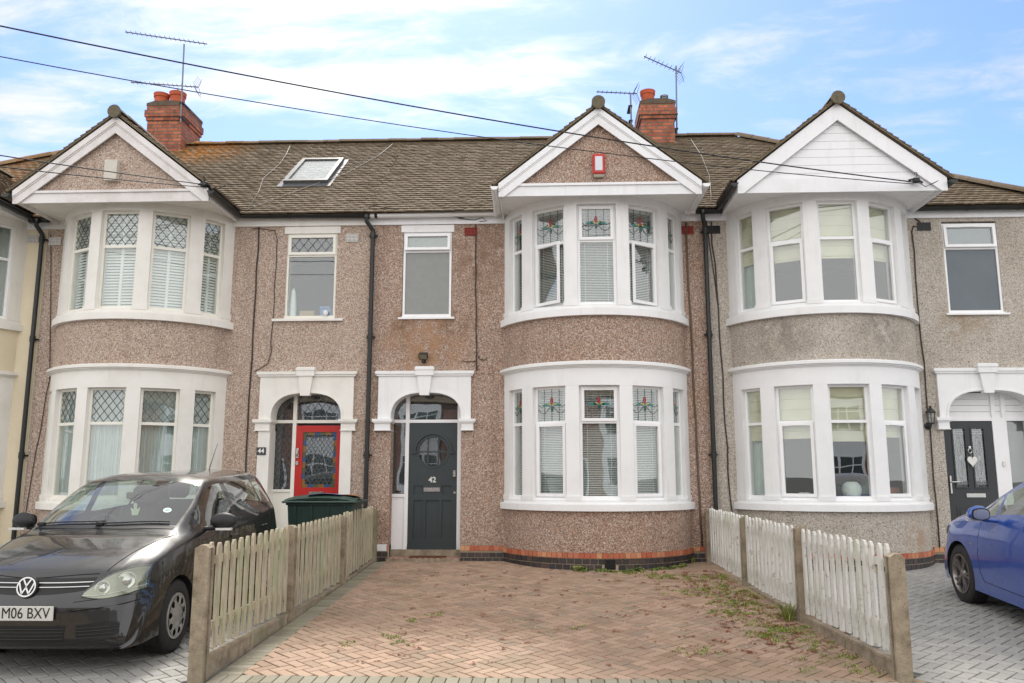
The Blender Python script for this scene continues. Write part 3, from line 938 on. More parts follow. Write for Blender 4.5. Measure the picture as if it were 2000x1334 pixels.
def main_roof(house, xa, xb, hipL=None, hipR=None, mat=TILE, skip=None):
    t = MB()
    O = (0, EY - .04, EZ + .03 - .04 * MP); V = (0, 1, MP)
    Lmax = (RY - EY + .04) * TL
    def ins(u, v):
        if not (xa - .01 < u < xb + .01) or v > Lmax: return False
        y = EY - .04 + v / TL
        if hipR and u > hipR[0] + (hipR[1] - hipR[0]) * (1 - (y - EY) / (RY - EY)): return False
        if hipL and u < hipL[0] + (hipL[1] - hipL[0]) * (1 - (y - EY) / (RY - EY)): return False
        if skip and skip(u, y): return False
        return True
    tile_slope(t, O, (1, 0, 0), V, ins, xa, xb, 0, Lmax)
    ra = hipL[0] if hipL else xa; rb = hipR[0] if hipR else xb
    za = EZ + .012
    ea = hipL[1] if hipL else xa; eb = hipR[1] if hipR else xb
    by = 2 * RY - EY
    t.add([(ea, EY - .03, za - .03), (eb, EY - .03, za - .03), (rb, RY, RZ + .01), (ra, RY, RZ + .01), (ea, by, za), (eb, by, za)],
          [(0, 1, 2, 3), (3, 2, 5, 4)])
    if hipR: t.add([(eb, EY, za), (eb, by, za), (rb, RY, RZ + .01)], [(0, 1, 2)])
    if hipL: t.add([(ea, EY, za), (ra, RY, RZ + .01), (ea, by, za)], [(0, 1, 2)])
    ridge_run(t, (ra, RY, RZ + .07), (rb, RY, RZ + .07))
    if hipR: ridge_run(t, (eb - .05, EY, za + .055), (rb, RY, RZ + .05), r=.13)
    if hipL: ridge_run(t, (ra, RY, RZ + .05), (ea + .05, EY, za + .055), r=.13)
    return t.build('roof', mat, house)

def downpipe(house, x, ztop, zbot, side=1, gx=None):
    d = MB()
    d.tube([(x - side * .10 if gx is None else gx, -.18, ztop), (x - side * .10 if gx is None else gx, -.18, ztop - .09), (x, -.075, ztop - .22), (x, -.075, ztop - .34), (x, -.075, zbot)], .036, 12)
    for z in (ztop - .3, ztop - 2.0, ztop - 3.9):
        if z > zbot: d.lathe([(.036, -.05), (.046, -.05), (.046, .05), (.036, .05)], (x, -.075, z), 14); d.box(x - .07, x + .07, -.045, -.002, z - .012, z + .012)
    d.lathe([(.05, -.02), (.05, .03), (.036, .05)], (x - side * .10 if gx is None else gx, -.18, ztop - .02), 12)
    d.build('downpipe', BLACKP, house, smooth=40)

VENTD = simple('vent_hole_dark', S(34, 28, 26), .9, var=0)
def airbrick(house, x, z, mat, y=-.004):
    a = MB(); a.box(x - .105, x + .105, y - .006, y, z - .065, z + .065, 1)
    for i in range(10):
        a.box(x - .105 + i * .0225, x - .105 + i * .0225 + .008, y - .014, y - .0062, z - .065, z + .065)
    for j in range(6):
        a.box(x - .105, x + .1055, y - .016, y - .0142, z - .065 + j * .0245, z - .065 + j * .0245 + .009)
    return a.build('air_vent', [mat, VENTD], house)

def arch_pts(x0, x1, zi, zt, n=20, e=2.6):
    """semi-elliptical (super-elliptic) arch from right springing to left"""
    cx, a = (x0 + x1) / 2, (x1 - x0) / 2
    pts = []
    for i in range(n + 1):
        th = pi * i / n
        c, s = cos(th), sin(th)
        pts.append((cx + a * (abs(c) ** (2 / e)) * (1 if c > 0 else -1), zi + (zt - zi) * (abs(s) ** (2 / e))))
    return pts

def surround(house, x0, x1, ox0, ox1, wht, legs=False, key=None):
    """moulded white door surround: x0..x1 outside, opening ox0..ox1"""
    key = key or (x0 + x1) / 2
    s = MB()
    zi, zt = 2.21, 2.63
    pts = arch_pts(ox0, ox1, zi, zt)
    s.prism([(x0 + .05, zi), (x0 + .05, 2.90), (x1 - .05, 2.90), (x1 - .05, zi)] + pts, -.045, .24)
    s.build('door_surround', wht, house)
    r = MB()
    ip = arch_pts(ox0, ox1, zi, zt); op = arch_pts(ox0 - .03, ox1 + .03, zi, zt + .025)
    for (a, b, c, d) in zip(ip, ip[1:], op[1:], op): r.prism([a, b, c, d], -.058, -.0452)
    r.build('arch_moulding', wht, house)
    c = MB(); c.box(x0, x1, -.085, .0, 2.93, 2.975); c.box(x0 + .02, x1 - .02, -.068, 0, 2.899, 2.9295); c.prism([(-.0, 2.9755), (-.08, 2.9755), (-.0, 2.99)], x0 + .004, x1 - .004, 'x')
    c.build('cornice', wht, house)
    k = MB(); k.prism([(key - .115, 2.90), (key + .115, 2.90), (key + .075, 2.585), (key - .075, 2.585)], -.105, -.0, 'y')
    k.box(key - .145, key + .145, -.125, 0, 2.9005, 3.045); k.box(key - .155, key + .155, -.135, 0, 2.99, 3.03)
    k.build('keystone', wht, house)
    for (a, b) in ((x0 - .03, ox0 + .03), (ox1 - .03, x1 + .03)):
        m = MB(); m.box(a, b, -.10, .22, 2.165, 2.21); m.box(a + .015, b - .015, -.085, .22, 2.145, 2.1648); m.box(a + .035, b - .035, -.065, .22, 2.04, 2.1448); m.box(a + .025, b - .025, -.075, .22, 2.025, 2.0398)
        m.build('impost', wht, house)
    if legs:
        for (a, b) in ((x0 + .06, ox0), (ox1, x1 - .06)):
            m = MB(); m.box(a, b, -.045, .24, 0.05, 2.0248); m.build('pilaster', wht, house)

def room(house, x0, x1, mat=ROOM):
    r = MB(); y0, y1 = .27, 3.9
    e = .06
    r.box(x0 + e, x1 - e, y1, y1 + .05, -.05, 5.5)
    r.box(x0 + e - .05, x0 + e, y0, y1, -.05, 5.5); r.box(x1 - e, x1 - e + .05, y0, y1, -.05, 5.5)
    r.box(x0 + e, x1 - e, .26, y1, 2.78, 2.86); r.box(x0 + e, x1 - e, y0, y1, .02, .06)
    r.box(x0 + e, x1 - e, y0, y1, 5.51, 5.55)
    r.build('interior_wall', mat, house)

def plinth_wall(house, segs):
    for (a, c) in segs:
        b = MB(); r = MB(); k = MB()
        b.box(a, c, -.003, .1, -.12, .243)
        x = a
        while x < c - .02:
            e = min(x + .075, c); r.box(x + .003, e - .003, -.022, .0, .170, .243); x += .075
        for row, (za, zb) in enumerate(((.072, .140), (-.008, .060), (-.088, -.020))):
            x = a - (row % 2) * .055
            while x < c - .02:
                s0 = max(x, a); e = min(x + .112, c)
                if e - s0 > .02: k.box(s0 + .004, e - .004, -.014 + random.uniform(-.002, .002), .0, za, zb)
                x += .112
        b.build('plinth', MORTAR, house); r.build('brick_course', REDHEAD, house); k.build('brick_plinth', BLUEBRICK, house)

def flat_window(house, x0, x1, z0, z1, frame, **kw):
    M = Matrix.Translation(((x0 + x1) / 2, .045, 0))
    make_window(house, x1 - x0, z0, z1, 4.93 if 'tr' not in kw else kw.pop('tr'), M, frame=frame, **kw)

def chimney(house, x0, x1, y0, y1, z0, z1, pots, cowl=None, flash=True):
    c = MB(); c.box(x0 + .05, x1 - .05, y0 + .05, y1 - .05, z0, z1 - .38)
    c.box(x0 + .025, x1 - .025, y0 + .025, y1 - .025, z1 - .38, z1 - .305)
    c.box(x0, x1, y0, y1, z1 - .305, z1 - .16)
    c.box(x0 + .03, x1 - .03, y0 + .03, y1 - .03, z1 - .16, z1 - .06)
    ch = c.build('chimney', REDBRICK, house)
    c = MB(); c.prism([(x0 + .02, z1 - .06), (x1 - .02, z1 - .06), (x1 - .025, z1), (x1 - .2, z1 + .05), (x0 + .2, z1 + .05), (x0 + .025, z1)], y0 + .02, y1 - .02)
    c.build('flaunching', simple('sooty_flaunching', S(104, 92, 78), .95, var=.45, scale=16, bump=.5), ch)
    c = MB(); c.box(x0 + .02, x1 - .02, y0 + .02, y0 + .048, z0 + .46, z0 + .50); c.box(x1 - .048, x1 - .02, y0 + .048, y1 - .3, z0 + .5, z0 + .58); c.build('lead_flashing', simple('pale_lead_flashing', S(176, 172, 164), .6, var=.3), ch)
    for (px_, py_, r, h) in pots:
        p = MB(); p.lathe([(r * .86, 0), (r * .92, h * .75), (r * 1.02, h * .78), (r * 1.05, h * .92), (r * 1.08, h), (r * .95, h), (r * .88, h * .9), (r * .85, h * .3)], (px_, py_, z1 - .02), 24)
        p.build('chimney_pot', TERRA, ch, smooth=40)
    if cowl:
        p = MB(); cx, cy, r, h = cowl
        p.lathe([(r * .8, 0), (r * .8, .06), (r, .07)], (cx, cy, z1), 16)
        k = .07
        while k < h - .04:
            p.lathe([(r, k), (r, k + .016), (r * .82, k + .02), (r * .82, k + .03)], (cx, cy, z1), 16); k += .034
        p.lathe([(r, h - .04), (r * 1.02, h - .01), (r * .8, h), (.001, h)], (cx, cy, z1), 16)
        p.build('flue_cowl', STEEL, ch, smooth=35)
    return ch
# ============================================================ the four terraced houses
BAYX = {46: -10.22, 44: -6.66, 42: .765, 40: 4.385}
def mk_house(n, label):
    return empty('terraced_house', ((-11.2, -5.7, -.2, 5.3)[(46, 44, 42, 40).index(n)], 0, 0), 0, label, 'house', 'terraced houses in the row')
def P(house):   # children are built in world coordinates, so undo the empty's offset
    for o in list(COL.objects):
        if o.parent is house:
            o.location = Vector(o.location) - Vector(house.location)

# ---- number 44: rose-beige pebbledash, red door
h44 = mk_house(44, 'rose beige pebbledash terraced house with leaded bay windows and a red front door')
wl = MB()
wall_cells(wl, -8.42, -2.93, .245, 5.62, 0, .25, [(-8.42, -5.16, .245, 5.55) if False else (-7.95, -5.37, .3, 5.5), (-4.31, -3.47, 3.85, 5.37), (-4.52, -3.23, .245, 2.64)])
wl.build('wall', PEB44, h44)
L = dict(up='lattice', low='plain', back='shutter', lattice_size=.125)
Ln = dict(up='lattice', low='plain', back='net', lattice_size=.125)
bay(h44, BAYX[44], PEB44, WHITE44, [L, dict(L, lowsash=False), L, L, L], [Ln, Ln, Ln, dict(Ln), Ln], UPVC44, 5)
gable(h44, BAYX[44] - .04, 1.54, PEB44, painted('weathered_white_timber', S(226, 222, 220), S(196, 190, 184), bump=.3), 'dash', BLACKP, WHITE44)
main_roof(h44, -8.42, -2.93)
flat_window(h44, -4.31, -3.47, 3.86, 5.30, UPVC44, up='lattice', upsash=True, back='none', lattice_size=.15)
s = MB(); s.box(-4.36, -3.42, -.012, .06, 5.302, 5.42); s.build('window_head', WHITE44, h44)
s = MB(); s.box(-4.50, -3.33, -.05, .05, 3.815, 3.855); s.build('window_sill', WHITE44, h44)
surround(h44, -4.69, -3.06, -4.44, -3.30, WHITE44, legs=True, key=-3.885)
s = MB(); s.box(-8.42, -7.93, -.03, 0, 5.43, 5.585); s.build('fascia_board', WHITE44, h44); s = MB(); s.box(-5.37, -2.93, -.03, 0, 5.43, 5.585); s.build('fascia_board', WHITE44, h44)
g_ = MB(); half_gutter(g_, (-5.05, -.12, 5.60), (-2.78, -.12, 5.575)); g_.build('gutter', BLACKP, h44, smooth=40)
plinth_wall(h44, [(-8.42, -8.1), (-5.22, -4.52), (-3.23, -2.93)])
airbrick(h44, -3.222, 5.217, WHITE44); airbrick(h44, -8.28, 5.22, WHITE44)
room(h44, -8.42, -2.93)
chimney(h44, -8.36, -7.52, 2.75, 3.75, 7.4, 9.02, [(-8.19, 3.1, .155, .36), (-7.84, 3.1, .165, .38)])

# ---- number 42: pink-brown pebbledash, slate door
h42 = mk_house(42, 'pink brown pebbledash terraced house with a dark grey front door numbered 42')
wl = MB()
wall_cells(wl, -2.93, 2.57, .245, 5.62, 0, .25, [(-.52, 2.10, .3, 5.5), (-2.37, -1.55, 3.86, 5.37), (-2.50, -1.37, .245, 2.64)])
wl.build('wall', PEB42, h42)
ns = dict(up='stained', low='plain', back='blind')
bay(h42, BAYX[42], PEB42, WHITE,
    [ns, dict(ns, lowsash=True, openang=14, hinge=-1), dict(ns, upsash=True), dict(ns, lowsash=True, openang=9, hinge=1), ns],
    [ns, dict(ns, lowsash=True), dict(ns, upsash=True), dict(ns, lowsash=True), ns], UPVC, 5)
gable(h42, BAYX[42] + .04, 1.52, PEB42, WOODW, 'dash', UPVC, WHITE)
SKY = None
main_roof(h42, -2.93, 2.57)
flat_window(h42, -2.36, -1.56, 3.87, 5.30, UPVC, upsash=True, up_open=6, back='obscure', tr=4.98)
s = MB(); s.box(-2.40, -1.52, -.012, .06, 5.302, 5.42); s.build('window_head', WHITE, h42)
s = MB(); s.box(-2.42, -1.50, -.03, .05, 3.835, 3.865); s.build('window_sill', UPVC, h42)
surround(h42, -2.76, -1.17, -2.50, -1.37, WHITE, key=-1.96)
s = MB(); s.box(-2.93, -.62, -.03, 0, 5.43, 5.585); s.build('fascia_board', WOODW, h42); s = MB(); s.box(2.10, 2.62, -.03, 0, 5.43, 5.585); s.build('fascia_board', WOODW, h42)
g_ = MB(); half_gutter(g_, (-2.90, -.12, 5.575), (-.82, -.12, 5.59)); g_.build('gutter', UPVC, h42, smooth=40)
g_ = MB(); g_.tube([(-.82, -.14, 5.545), (-.80, -.5, 5.60), (-.80, -.9, 5.62)], .04, 10); g_.build('gutter_outlet', UPVC, h42, smooth=40)
g_ = MB(); half_gutter(g_, (2.25, -.12, 5.575), (2.42, -.12, 5.575)); g_.build('gutter', UPVC, h42, smooth=40)
downpipe(h42, -2.86, 5.54, .1, side=-1, gx=-2.95)
plinth_wall(h42, [(-2.93, -2.50), (-1.37, -.6), (2.18, 2.57)])
RA = simple('red_terracotta_vent', S(168, 62, 50), .7, var=.3)
airbrick(h42, -1.242, 5.30, RA); airbrick(h42, 2.30, 5.28, RA)
room(h42, -2.93, 2.57)
chimney(h42, 1.90, 2.67, 2.75, 3.8, 7.4, 8.86, [(2.13, 3.1, .15, .37)], cowl=(2.47, 3.1, .085, .26))

# ---- number 40: grey-buff pebbledash, black door, end of terrace
h40 = mk_house(40, 'grey buff pebbledash end house with white clad gable and black composite door')
wl = MB()
wall_cells(wl, 2.57, 8.07, .245, 5.62, 0, .25, [(3.10, 5.67, .3, 5.5), (6.38, 7.24, 3.85, 5.37), (6.14, 7.64, .245, 2.64)])
wl.box(8.07 - .25, 8.07, .25, 6.4, -.1, 5.6)
wl.build('wall', PEB40, h40)
ro = dict(up='plain', low='plain', back='roman')
bay(h40, BAYX[40], PEB40, WHITE,
    [dict(ro, roman=.52), dict(ro, roman=.55, lowsash=True, vent=True), dict(ro, roman=.55), dict(ro, roman=.55, lowsash=True, vent=True), dict(ro, roman=.55)],
    [dict(ro, roman=.48), dict(ro, roman=.47, lowsash=True, vent=True), dict(ro, roman=.50), dict(ro, roman=.46, lowsash=True, vent=True), dict(ro, roman=.5)], UPVC, 5)
gable(h40, BAYX[40] + .0, 1.53, PEB40, WOODW, 'boards', BLACKP, UPVC)
main_roof(h40, 2.57, 8.2, hipR=(3.95, 8.22), mat=TILE)
flat_window(h40, 6.38, 7.24, 3.86, 5.34, UPVC, upsash=True, up_open=3, back='obscure', vent=True, obscure=simple('grey_frosted_film', S(96, 106, 112), .3, var=.15, scale=2))
s = MB(); s.box(6.33, 7.31, -.045, .05, 3.83, 3.858); s.build('window_sill', UPVC, h40)
surround(h40, 6.04, 7.74, 6.22, 7.56, WHITE, key=6.84)
s = MB(); s.box(5.72, 8.15, -.03, 0, 5.43, 5.585); s.build('fascia_board', WOODW, h40); s = MB(); s.box(2.62, 3.12, -.03, 0, 5.43, 5.585); s.build('fascia_board', WOODW, h40)
g_ = MB(); half_gutter(g_, (5.95, -.12, 5.575), (8.2, -.12, 5.575)); g_.build('gutter', BLACKP, h40, smooth=40)
g_ = MB(); half_gutter(g_, (2.44, -.12, 5.575), (2.86, -.12, 5.575)); g_.build('gutter', BLACKP, h40, smooth=40)
downpipe(h40, 2.58, 5.54, .0, side=1, gx=2.53)
plinth_wall(h40, [(2.57, 2.9), (5.85, 6.14), (7.64, 8.07)])
airbrick(h40, 2.73, 5.28, BLACKP); airbrick(h40, 6.10, 5.29, BLACKP)
room(h40, 2.57, 7.80)

# ---- number 46: smooth cream render, mostly outside the picture
h46 = mk_house(46, 'cream rendered terraced house at the left edge with white framed bay')
wl = MB()
wall_cells(wl, -13.9, -8.42, -.1, 5.62, 0, .25, [(-11.5, -8.9, .3, 5.5), (-13.3, -12.5, 3.85, 5.37)])
wl.build('wall', CREAM, h46)
dr = dict(up='plain', low='plain', back='drape')
bay(h46, BAYX[46], CREAM, WHITE44, [dr] * 5, [dr] * 5, UPVC, 5, plinth=False)
gable(h46, BAYX[46], 1.54, CREAM, WOODW, 'dash', BLACKP, WHITE44)
main_roof(h46, -13.9, -8.42, hipL=(-9.4, -14.3), mat=TILEW)
flat_window(h46, -13.3, -12.5, 3.86, 5.30, UPVC, back='drape')
s = MB(); s.box(-13.9, -11.5, -.03, 0, 5.43, 5.585); s.build('fascia_board', WOODW, h46); s = MB(); s.box(-8.95, -8.42, -.03, 0, 5.43, 5.585); s.build('fascia_board', WOODW, h46)
g_ = MB(); half_gutter(g_, (-8.75, -.12, 5.575), (-8.35, -.12, 5.575)); g_.build('gutter', BLACKP, h46, smooth=40)
downpipe(h46, -8.47, 5.54, .05, side=1, gx=-8.52)
airbrick(h46, -8.66, 5.27, WHITE44)
room(h46, -13.9, -8.42)

# ============================================================ doors
def door_frame(house, ox0, ox1, bars, zt, mat, transom=2.165):
    """frame inside the arched opening; bars = x positions of posts"""
    y0, y1 = .06, .13
    f = MB()
    for x in bars: f.box(x - .03, x + .03, y0, y1, .10, 2.62)
    f.box(ox0 - .02, ox1 + .02, y0 + .002, y1 - .002, transom, transom + .05)
    return f.build('door_frame', mat, house)

SLATE = painted('slate_grey_door_paint', S(54, 62, 64), S(48, 55, 57), rough=.38, bump=.05)
REDP = painted('red_door_paint', S(182, 34, 28), S(168, 28, 24), rough=.3, bump=.05)
BLKD = painted('black_composite_door', S(52, 56, 58), S(46, 50, 52), rough=.45, bump=.25)

# -- 42 door
f = door_frame(h42, -2.50, -1.37, [-2.27, -1.425], 2.6, UPVC)
s = MB(); s.box(-2.50, -2.305, .085, .10, .10, 1.0); s.box(-2.51, -2.30, .065, .115, .98, 1.03); s.build('side_panel', UPVC, h42)
s = MB(); s.box(-1.40, -1.36, .065, .115, .98, 1.03); s.box(-1.39, -1.36, .085, .10, .10, .98); s.build('side_panel', UPVC, h42)
s = MB(); s.box(-2.5, -2.30, .10, .106, 1.03, 2.17); s.build('side_glass', GLASS, h42)
s = MB(); s.box(-1.395, -1.36, .10, .106, 1.03, 2.17); s.build('side_glass', GLASS, h42)
s = MB(); s.box(-2.5, -1.36, .10, .106, 2.21, 2.62); s.build('fanlight_glass', GLASS, h42)
s = MB(); s.box(-2.52, -1.34, .22, .225, .15, 2.65); s.build('hall_screen', DARKOBSC, h42)
d0, d1, dz0, dz1 = -2.238, -1.457, .175, 2.160
dm = MB(); y0 = .075
cxd, czd, rd = -1.848, 1.70, .245
# slab with a round hole: two halves
def holed(mb, x0, x1, z0, z1, cx, cz, r, y0, y1, n=28):
    up = [(cx + r * cos(pi * i / n), cz + r * sin(pi * i / n)) for i in range(n + 1)]
    dn = [(cx + r * cos(pi + pi * i / n), cz + r * sin(pi + pi * i / n)) for i in range(n + 1)]
    mb.prism([(x1, cz), (x1, z1), (x0, z1), (x0, cz)] + up[::-1], y0, y1)
    mb.prism([(x0, cz), (x0, z0), (x1, z0), (x1, cz)] + dn[::-1], y0, y1)
holed(dm, d0, d1, 1.22, dz1, cxd, czd, rd, y0, y0 + .045)
dm.box(d0, d1, y0 + .022, y0 + .045, dz0, 1.22)
for (a, b) in ((d0, d0 + .10), (-1.962, -1.935 + .02), (-1.776, -1.732), (d1 - .10, d1)): pass
st = [(d0, d0 + .085), (-2.0, -1.955), (-1.742, -1.697), (d1 - .085, d1)]
for a, b in st: dm.box(a, b, y0, y0 + .0219, dz0, 1.22)
for a, b in zip(st, st[1:]):
    dm.box(a[1], b[0], y0, y0 + .0219, dz0, .33); dm.box(a[1], b[0], y0, y0 + .0219, .93, 1.02)
    if a is st[1]: dm.box(a[1], b[0], y0, y0 + .0219, 1.02, 1.22)
    else: dm.box(a[1], b[0], y0, y0 + .0219, 1.16, 1.22)
door42 = dm.build('front_door', SLATE, h42)
m = MB()
for i in range(28):
    a0, a1 = 2 * pi * i / 28, 2 * pi * (i + 1) / 28
    m.prism([(cxd + r_ * cos(a_), czd + r_ * sin(a_)) for r_, a_ in ((rd + .02, a0), (rd + .02, a1), (rd - .012, a1), (rd - .012, a0))], y0 - .008, y0)
for i in range(20):
    a0, a1 = pi * i / 20, pi * (i + 1) / 20
    m.prism([(cxd + r_ * cos(a_), czd + r_ * sin(a_)) for r_, a_ in ((rd + .065, a0), (rd + .065, a1), (rd + .035, a1), (rd + .035, a0))], y0 - .03, y0)
for sg in (-1, 1): m.box(min(cxd + sg * (rd + .02), cxd + sg * (rd + .10)), max(cxd + sg * (rd + .02), cxd + sg * (rd + .10)), y0 - .03, y0, czd - .03, czd)
for dx in (-.085, .085):
    hz = sqrt(rd ** 2 - dx ** 2); m.box(cxd + dx - .011, cxd + dx + .011, y0 + .004, y0 + .02, czd - hz, czd + hz)
m.box(cxd - rd, cxd + rd, y0 + .003, y0 + .0195, czd - .012, czd + .012)
m.build('hood_moulding', SLATE, door42)
m = MB(); m.lathe([(rd + .01, 0), (.001, 0)], n=28, M=Matrix.Translation((cxd, y0 + .024, czd)) @ Matrix.Rotation(pi / 2, 4, 'X')); m.build('glass_pane', GLASS, door42)
m = MB(); m.box(cxd - .14, cxd + .12, y0 - .012, y0 - .0005, 1.065, 1.13); m.box(cxd - .10, cxd + .08, y0 - .02, y0 - .0122, 1.078, 1.117); m.build('letterbox', CHROME, door42)
m = MB(); m.box(d1 - .06, d1 - .02, y0 - .03, y0, 1.30, 1.40); m.lathe([(.02, 0), (.02, .012), (0, .012)], n=14, M=Matrix.Translation((d1 - .035, y0, 1.05)) @ Matrix.Rotation(pi / 2, 4, 'X')); m.build('door_lock', CHROME, door42)
text_obj('house_number', '42', .12, simple('silver_number', S(222, 222, 216), .35, .3, var=0), Matrix.Translation((cxd - .005, y0 - .004, 1.25)) @ Matrix.Rotation(pi / 2, 4, 'X'), .004, door42, bold=.003)
m = MB(); m.box(d0 - .0, d1, y0 - .04, y0 + .0, dz0 - .01, dz0 + .04); m.box(d0, d1, y0 - .02, y0, dz0 + .04, dz0 + .07); m.build('weather_bar', SLATE, door42)
# threshold
m = MB(); m.box(-2.5, -1.37, .17, .30, .06, .165); m.build('threshold', CONC, h42)
m = MB(); m.box(-2.50, -1.37, -.16, .169, -.05, .055); m.build('door_step', CONC, h42)
CHK = Mat('red_white_step_tile', rough=.5); ck = CHK.n('ShaderNodeTexChecker'); ck.inputs['Scale'].default_value = 22; CHK.L.new(CHK.pos(), ck.inputs[0]); ck.inputs[1].default_value = S(150, 70, 56); ck.inputs[2].default_value = S(186, 166, 148); CHK.col(ck.outputs[0])
m = MB(); m.box(-2.48, -1.39, -.13, .165, .0552, .060); m.build('step_tiles', CHK.m, h42)
m = MB(); m.box(-2.95, -2.52, -.045, .02, .16, .26); m.build('plinth_cap', WHITE, h42)
# doormat / boot scraper on the step
mt = MB()
for i in range(34): mt.box(-2.16 + i * .0165, -2.16 + i * .0165 + .008, -.10, .10, .0605, .078)
mt.box(-2.165, -1.59, -.105, -.10, .0605, .08); mt.box(-2.165, -1.59, -.10 + .20, .105, .0605, .08)
tag(mt.build('doormat', simple('rusty_iron_mat', S(112, 78, 52), .8, var=.4)), 'rusty slatted mat on the step below the dark grey door', 'doormat')

# -- 44 door
door_frame(h44, -4.44, -3.30, [-4.125, -3.285], 2.6, UPVC44)
s = MB(); s.box(-4.44, -4.155, .09, .105, .10, 1.08); s.box(-4.44, -4.155, .065, .115, 1.06, 1.10); s.build('side_panel', UPVC44, h44)
s = MB(); s.box(-4.44, -4.155, .10, .106, 1.10, 2.17); s.build('side_glass', GLASS, h44)
s = MB(); s.box(-4.44, -3.30, .10, .106, 2.21, 2.64); fg = s.build('fanlight_glass', GLASS, h44)
s = MB()
lattice(s, -4.44, -4.155, 1.10, 2.16, .096, .09, .12, .004); lattice(s, -4.44, -3.30, 2.215, 2.60, .096, .12, .16, .004); s.build('leading', LEAD, h44)
s = MB(); s.box(-4.46, -3.28, .30, .305, .1, 2.66); s.build('hall_screen', DARKOBSC, h44)
a0, a1 = -4.095, -3.312
dm = MB(); dm.box(a0, a1, .07, .115, .17, 1.13); dm.box(a0, a0 + .115, .07, .115, 1.13, 2.125); dm.box(a1 - .115, a1, .07, .115, 1.13, 2.125); dm.box(a0 + .115, a1 - .115, .07, .115, 2.02, 2.125)
dm.box(a0 + .12, a1 - .12, .062, .0698, .28, .95)
door44 = dm.build('front_door', REDP, h44)
gx0, gx1, gz0, gz1 = a0 + .115, a1 - .115, 1.13, 2.02
m = MB(); m.box(gx0, gx1, .09, .096, gz0, gz1); m.build('glass_pane', GLASS, door44)
m = MB(); lattice(m, gx0 + .05, gx1 - .05, gz0 + .05, gz1 - .05, .088, .07, .10, .004); m.build('leading', LEAD, door44)
cols = [simple('amber_border_glass', S(134, 98, 48), .2), simple('blue_border_glass', S(52, 84, 118), .2), simple('olive_border_glass', S(84, 88, 66), .2)]
m = MB()
for ci in range(3):
    k = 0
    nx, nz = 6, 11
    for i in range(nx):
        for zz in (gz0, gz1 - .05):
            if (k % 3) == ci: m.box(gx0 + (gx1 - gx0) * i / nx, gx0 + (gx1 - gx0) * (i + 1) / nx + .0001, .085, .0888, zz, zz + .05, ci)
            k += 2
        k += 0
    for j in range(1, nz - 1):
        for xx in (gx0, gx1 - .05):
            if (k % 3) == ci: m.box(xx, xx + .05, .085, .0888, gz0 + .05 + (gz1 - gz0 - .1) * (j - 1) / (nz - 2), gz0 + .05 + (gz1 - gz0 - .1) * j / (nz - 2), ci)
            k += 2
m.build('border_glass', cols, door44)
m = MB(); m.box(-3.845, -3.60, .05, .0695, 1.00, 1.065); m.box(-3.82, -3.625, .042, .0498, 1.015, 1.05); m.build('letterbox', CHROME, door44)
m = MB(); m.box(a0 + .02, a0 + .06, .045, .069, 1.60, 1.76); m.tube([(a0 + .04, .03, 1.63), (a0 + .04, .01, 1.67), (a0 + .04, .03, 1.73)], .009, 8); m.box(a0 + .015, a0 + .06, .045, .069, 1.49, 1.55); m.build('door_handle', CHROME, door44)
m = MB(); m.box(-4.5, -3.28, -.05, .2, .0, .15); m.build('threshold', CONC, h44)
NPL = simple('black_number_plaque', S(52, 50, 56), .4, var=0)
m = MB(); m.bbox(-4.64, -4.49, -.062, -.0455, 1.645, 1.765, .003); pl = m.build('house_number_plaque', NPL, h44)
text_obj('house_number', '44', .105, simple('white_number', S(230, 230, 226), .4, var=0), Matrix.Translation((-4.565, -.0635, 1.705)) @ Matrix.Rotation(pi / 2, 4, 'X'), .0015, pl, bold=.002)

# -- 40 door
door_frame(h40, 6.22, 7.56, [6.21, 7.035, 7.19, 7.54], 2.6, UPVC, transom=2.17)
s = MB(); s.box(7.0, 7.22, .058, .135, .1, 2.2)
z = 2.22
for i in range(4): s.box(6.24, 7.54, .09, .11, z + i * .1, z + i * .1 + .095)
s.build('side_panel', UPVC, h40)
s = MB(); s.box(7.22, 7.52, .10, .106, .2, 2.16); s.build('glass_pane', GLASS, h40)
s = MB(); s.box(6.2, 7.56, .2, .205, .1, 2.3); s.build('hall_screen', DARKOBSC, h40)
a0, a1 = 6.24, 6.995
dm = MB(); py0 = .07
P1 = (a0 + .14, a0 + .325); P2 = (a1 - .325, a1 - .14)
dm.box(a0, a1, py0, py0 + .045, .17, .96); dm.box(a0, P1[0], py0, py0 + .045, .96, 2.155); dm.box(P1[1], P2[0], py0, py0 + .045, .96, 2.155); dm.box(P2[1], a1, py0, py0 + .045, .96, 2.155)
for p in (P1, P2): dm.box(p[0], p[1], py0, py0 + .045, .96, 1.14); dm.box(p[0], p[1], py0, py0 + .045, 2.05, 2.155)
door40 = dm.build('front_door', BLKD, h40)
m = MB()
for p in (P1, P2):
    ring(m, p[0] - .02, p[1] + .02, 1.12, 2.07, .022, py0 - .012, py0 - .0005, Matrix.Identity(4))
    for (z0_, z1_) in ((.30, .60), (.64, .84)): 
        ring(m, p[0] - .03, p[1] + .03, z0_, z1_, .02, py0 - .008, py0 - .0005, Matrix.Identity(4))
        m.bbox(p[0] + .01, p[1] - .01, py0 - .01, py0 - .0005, z0_ + .05, z1_ - .05, .006)
m.build('door_moulding', BLKD, door40)
m = MB(); [m.box(p[0], p[1], py0 + .015, py0 + .02, 1.14, 2.05) for p in (P1, P2)]; m.build('glass_pane', GLASS, door40)
ETCH = simple('etched_glass_line', S(196, 206, 206), .35, var=.1)
m = MB()
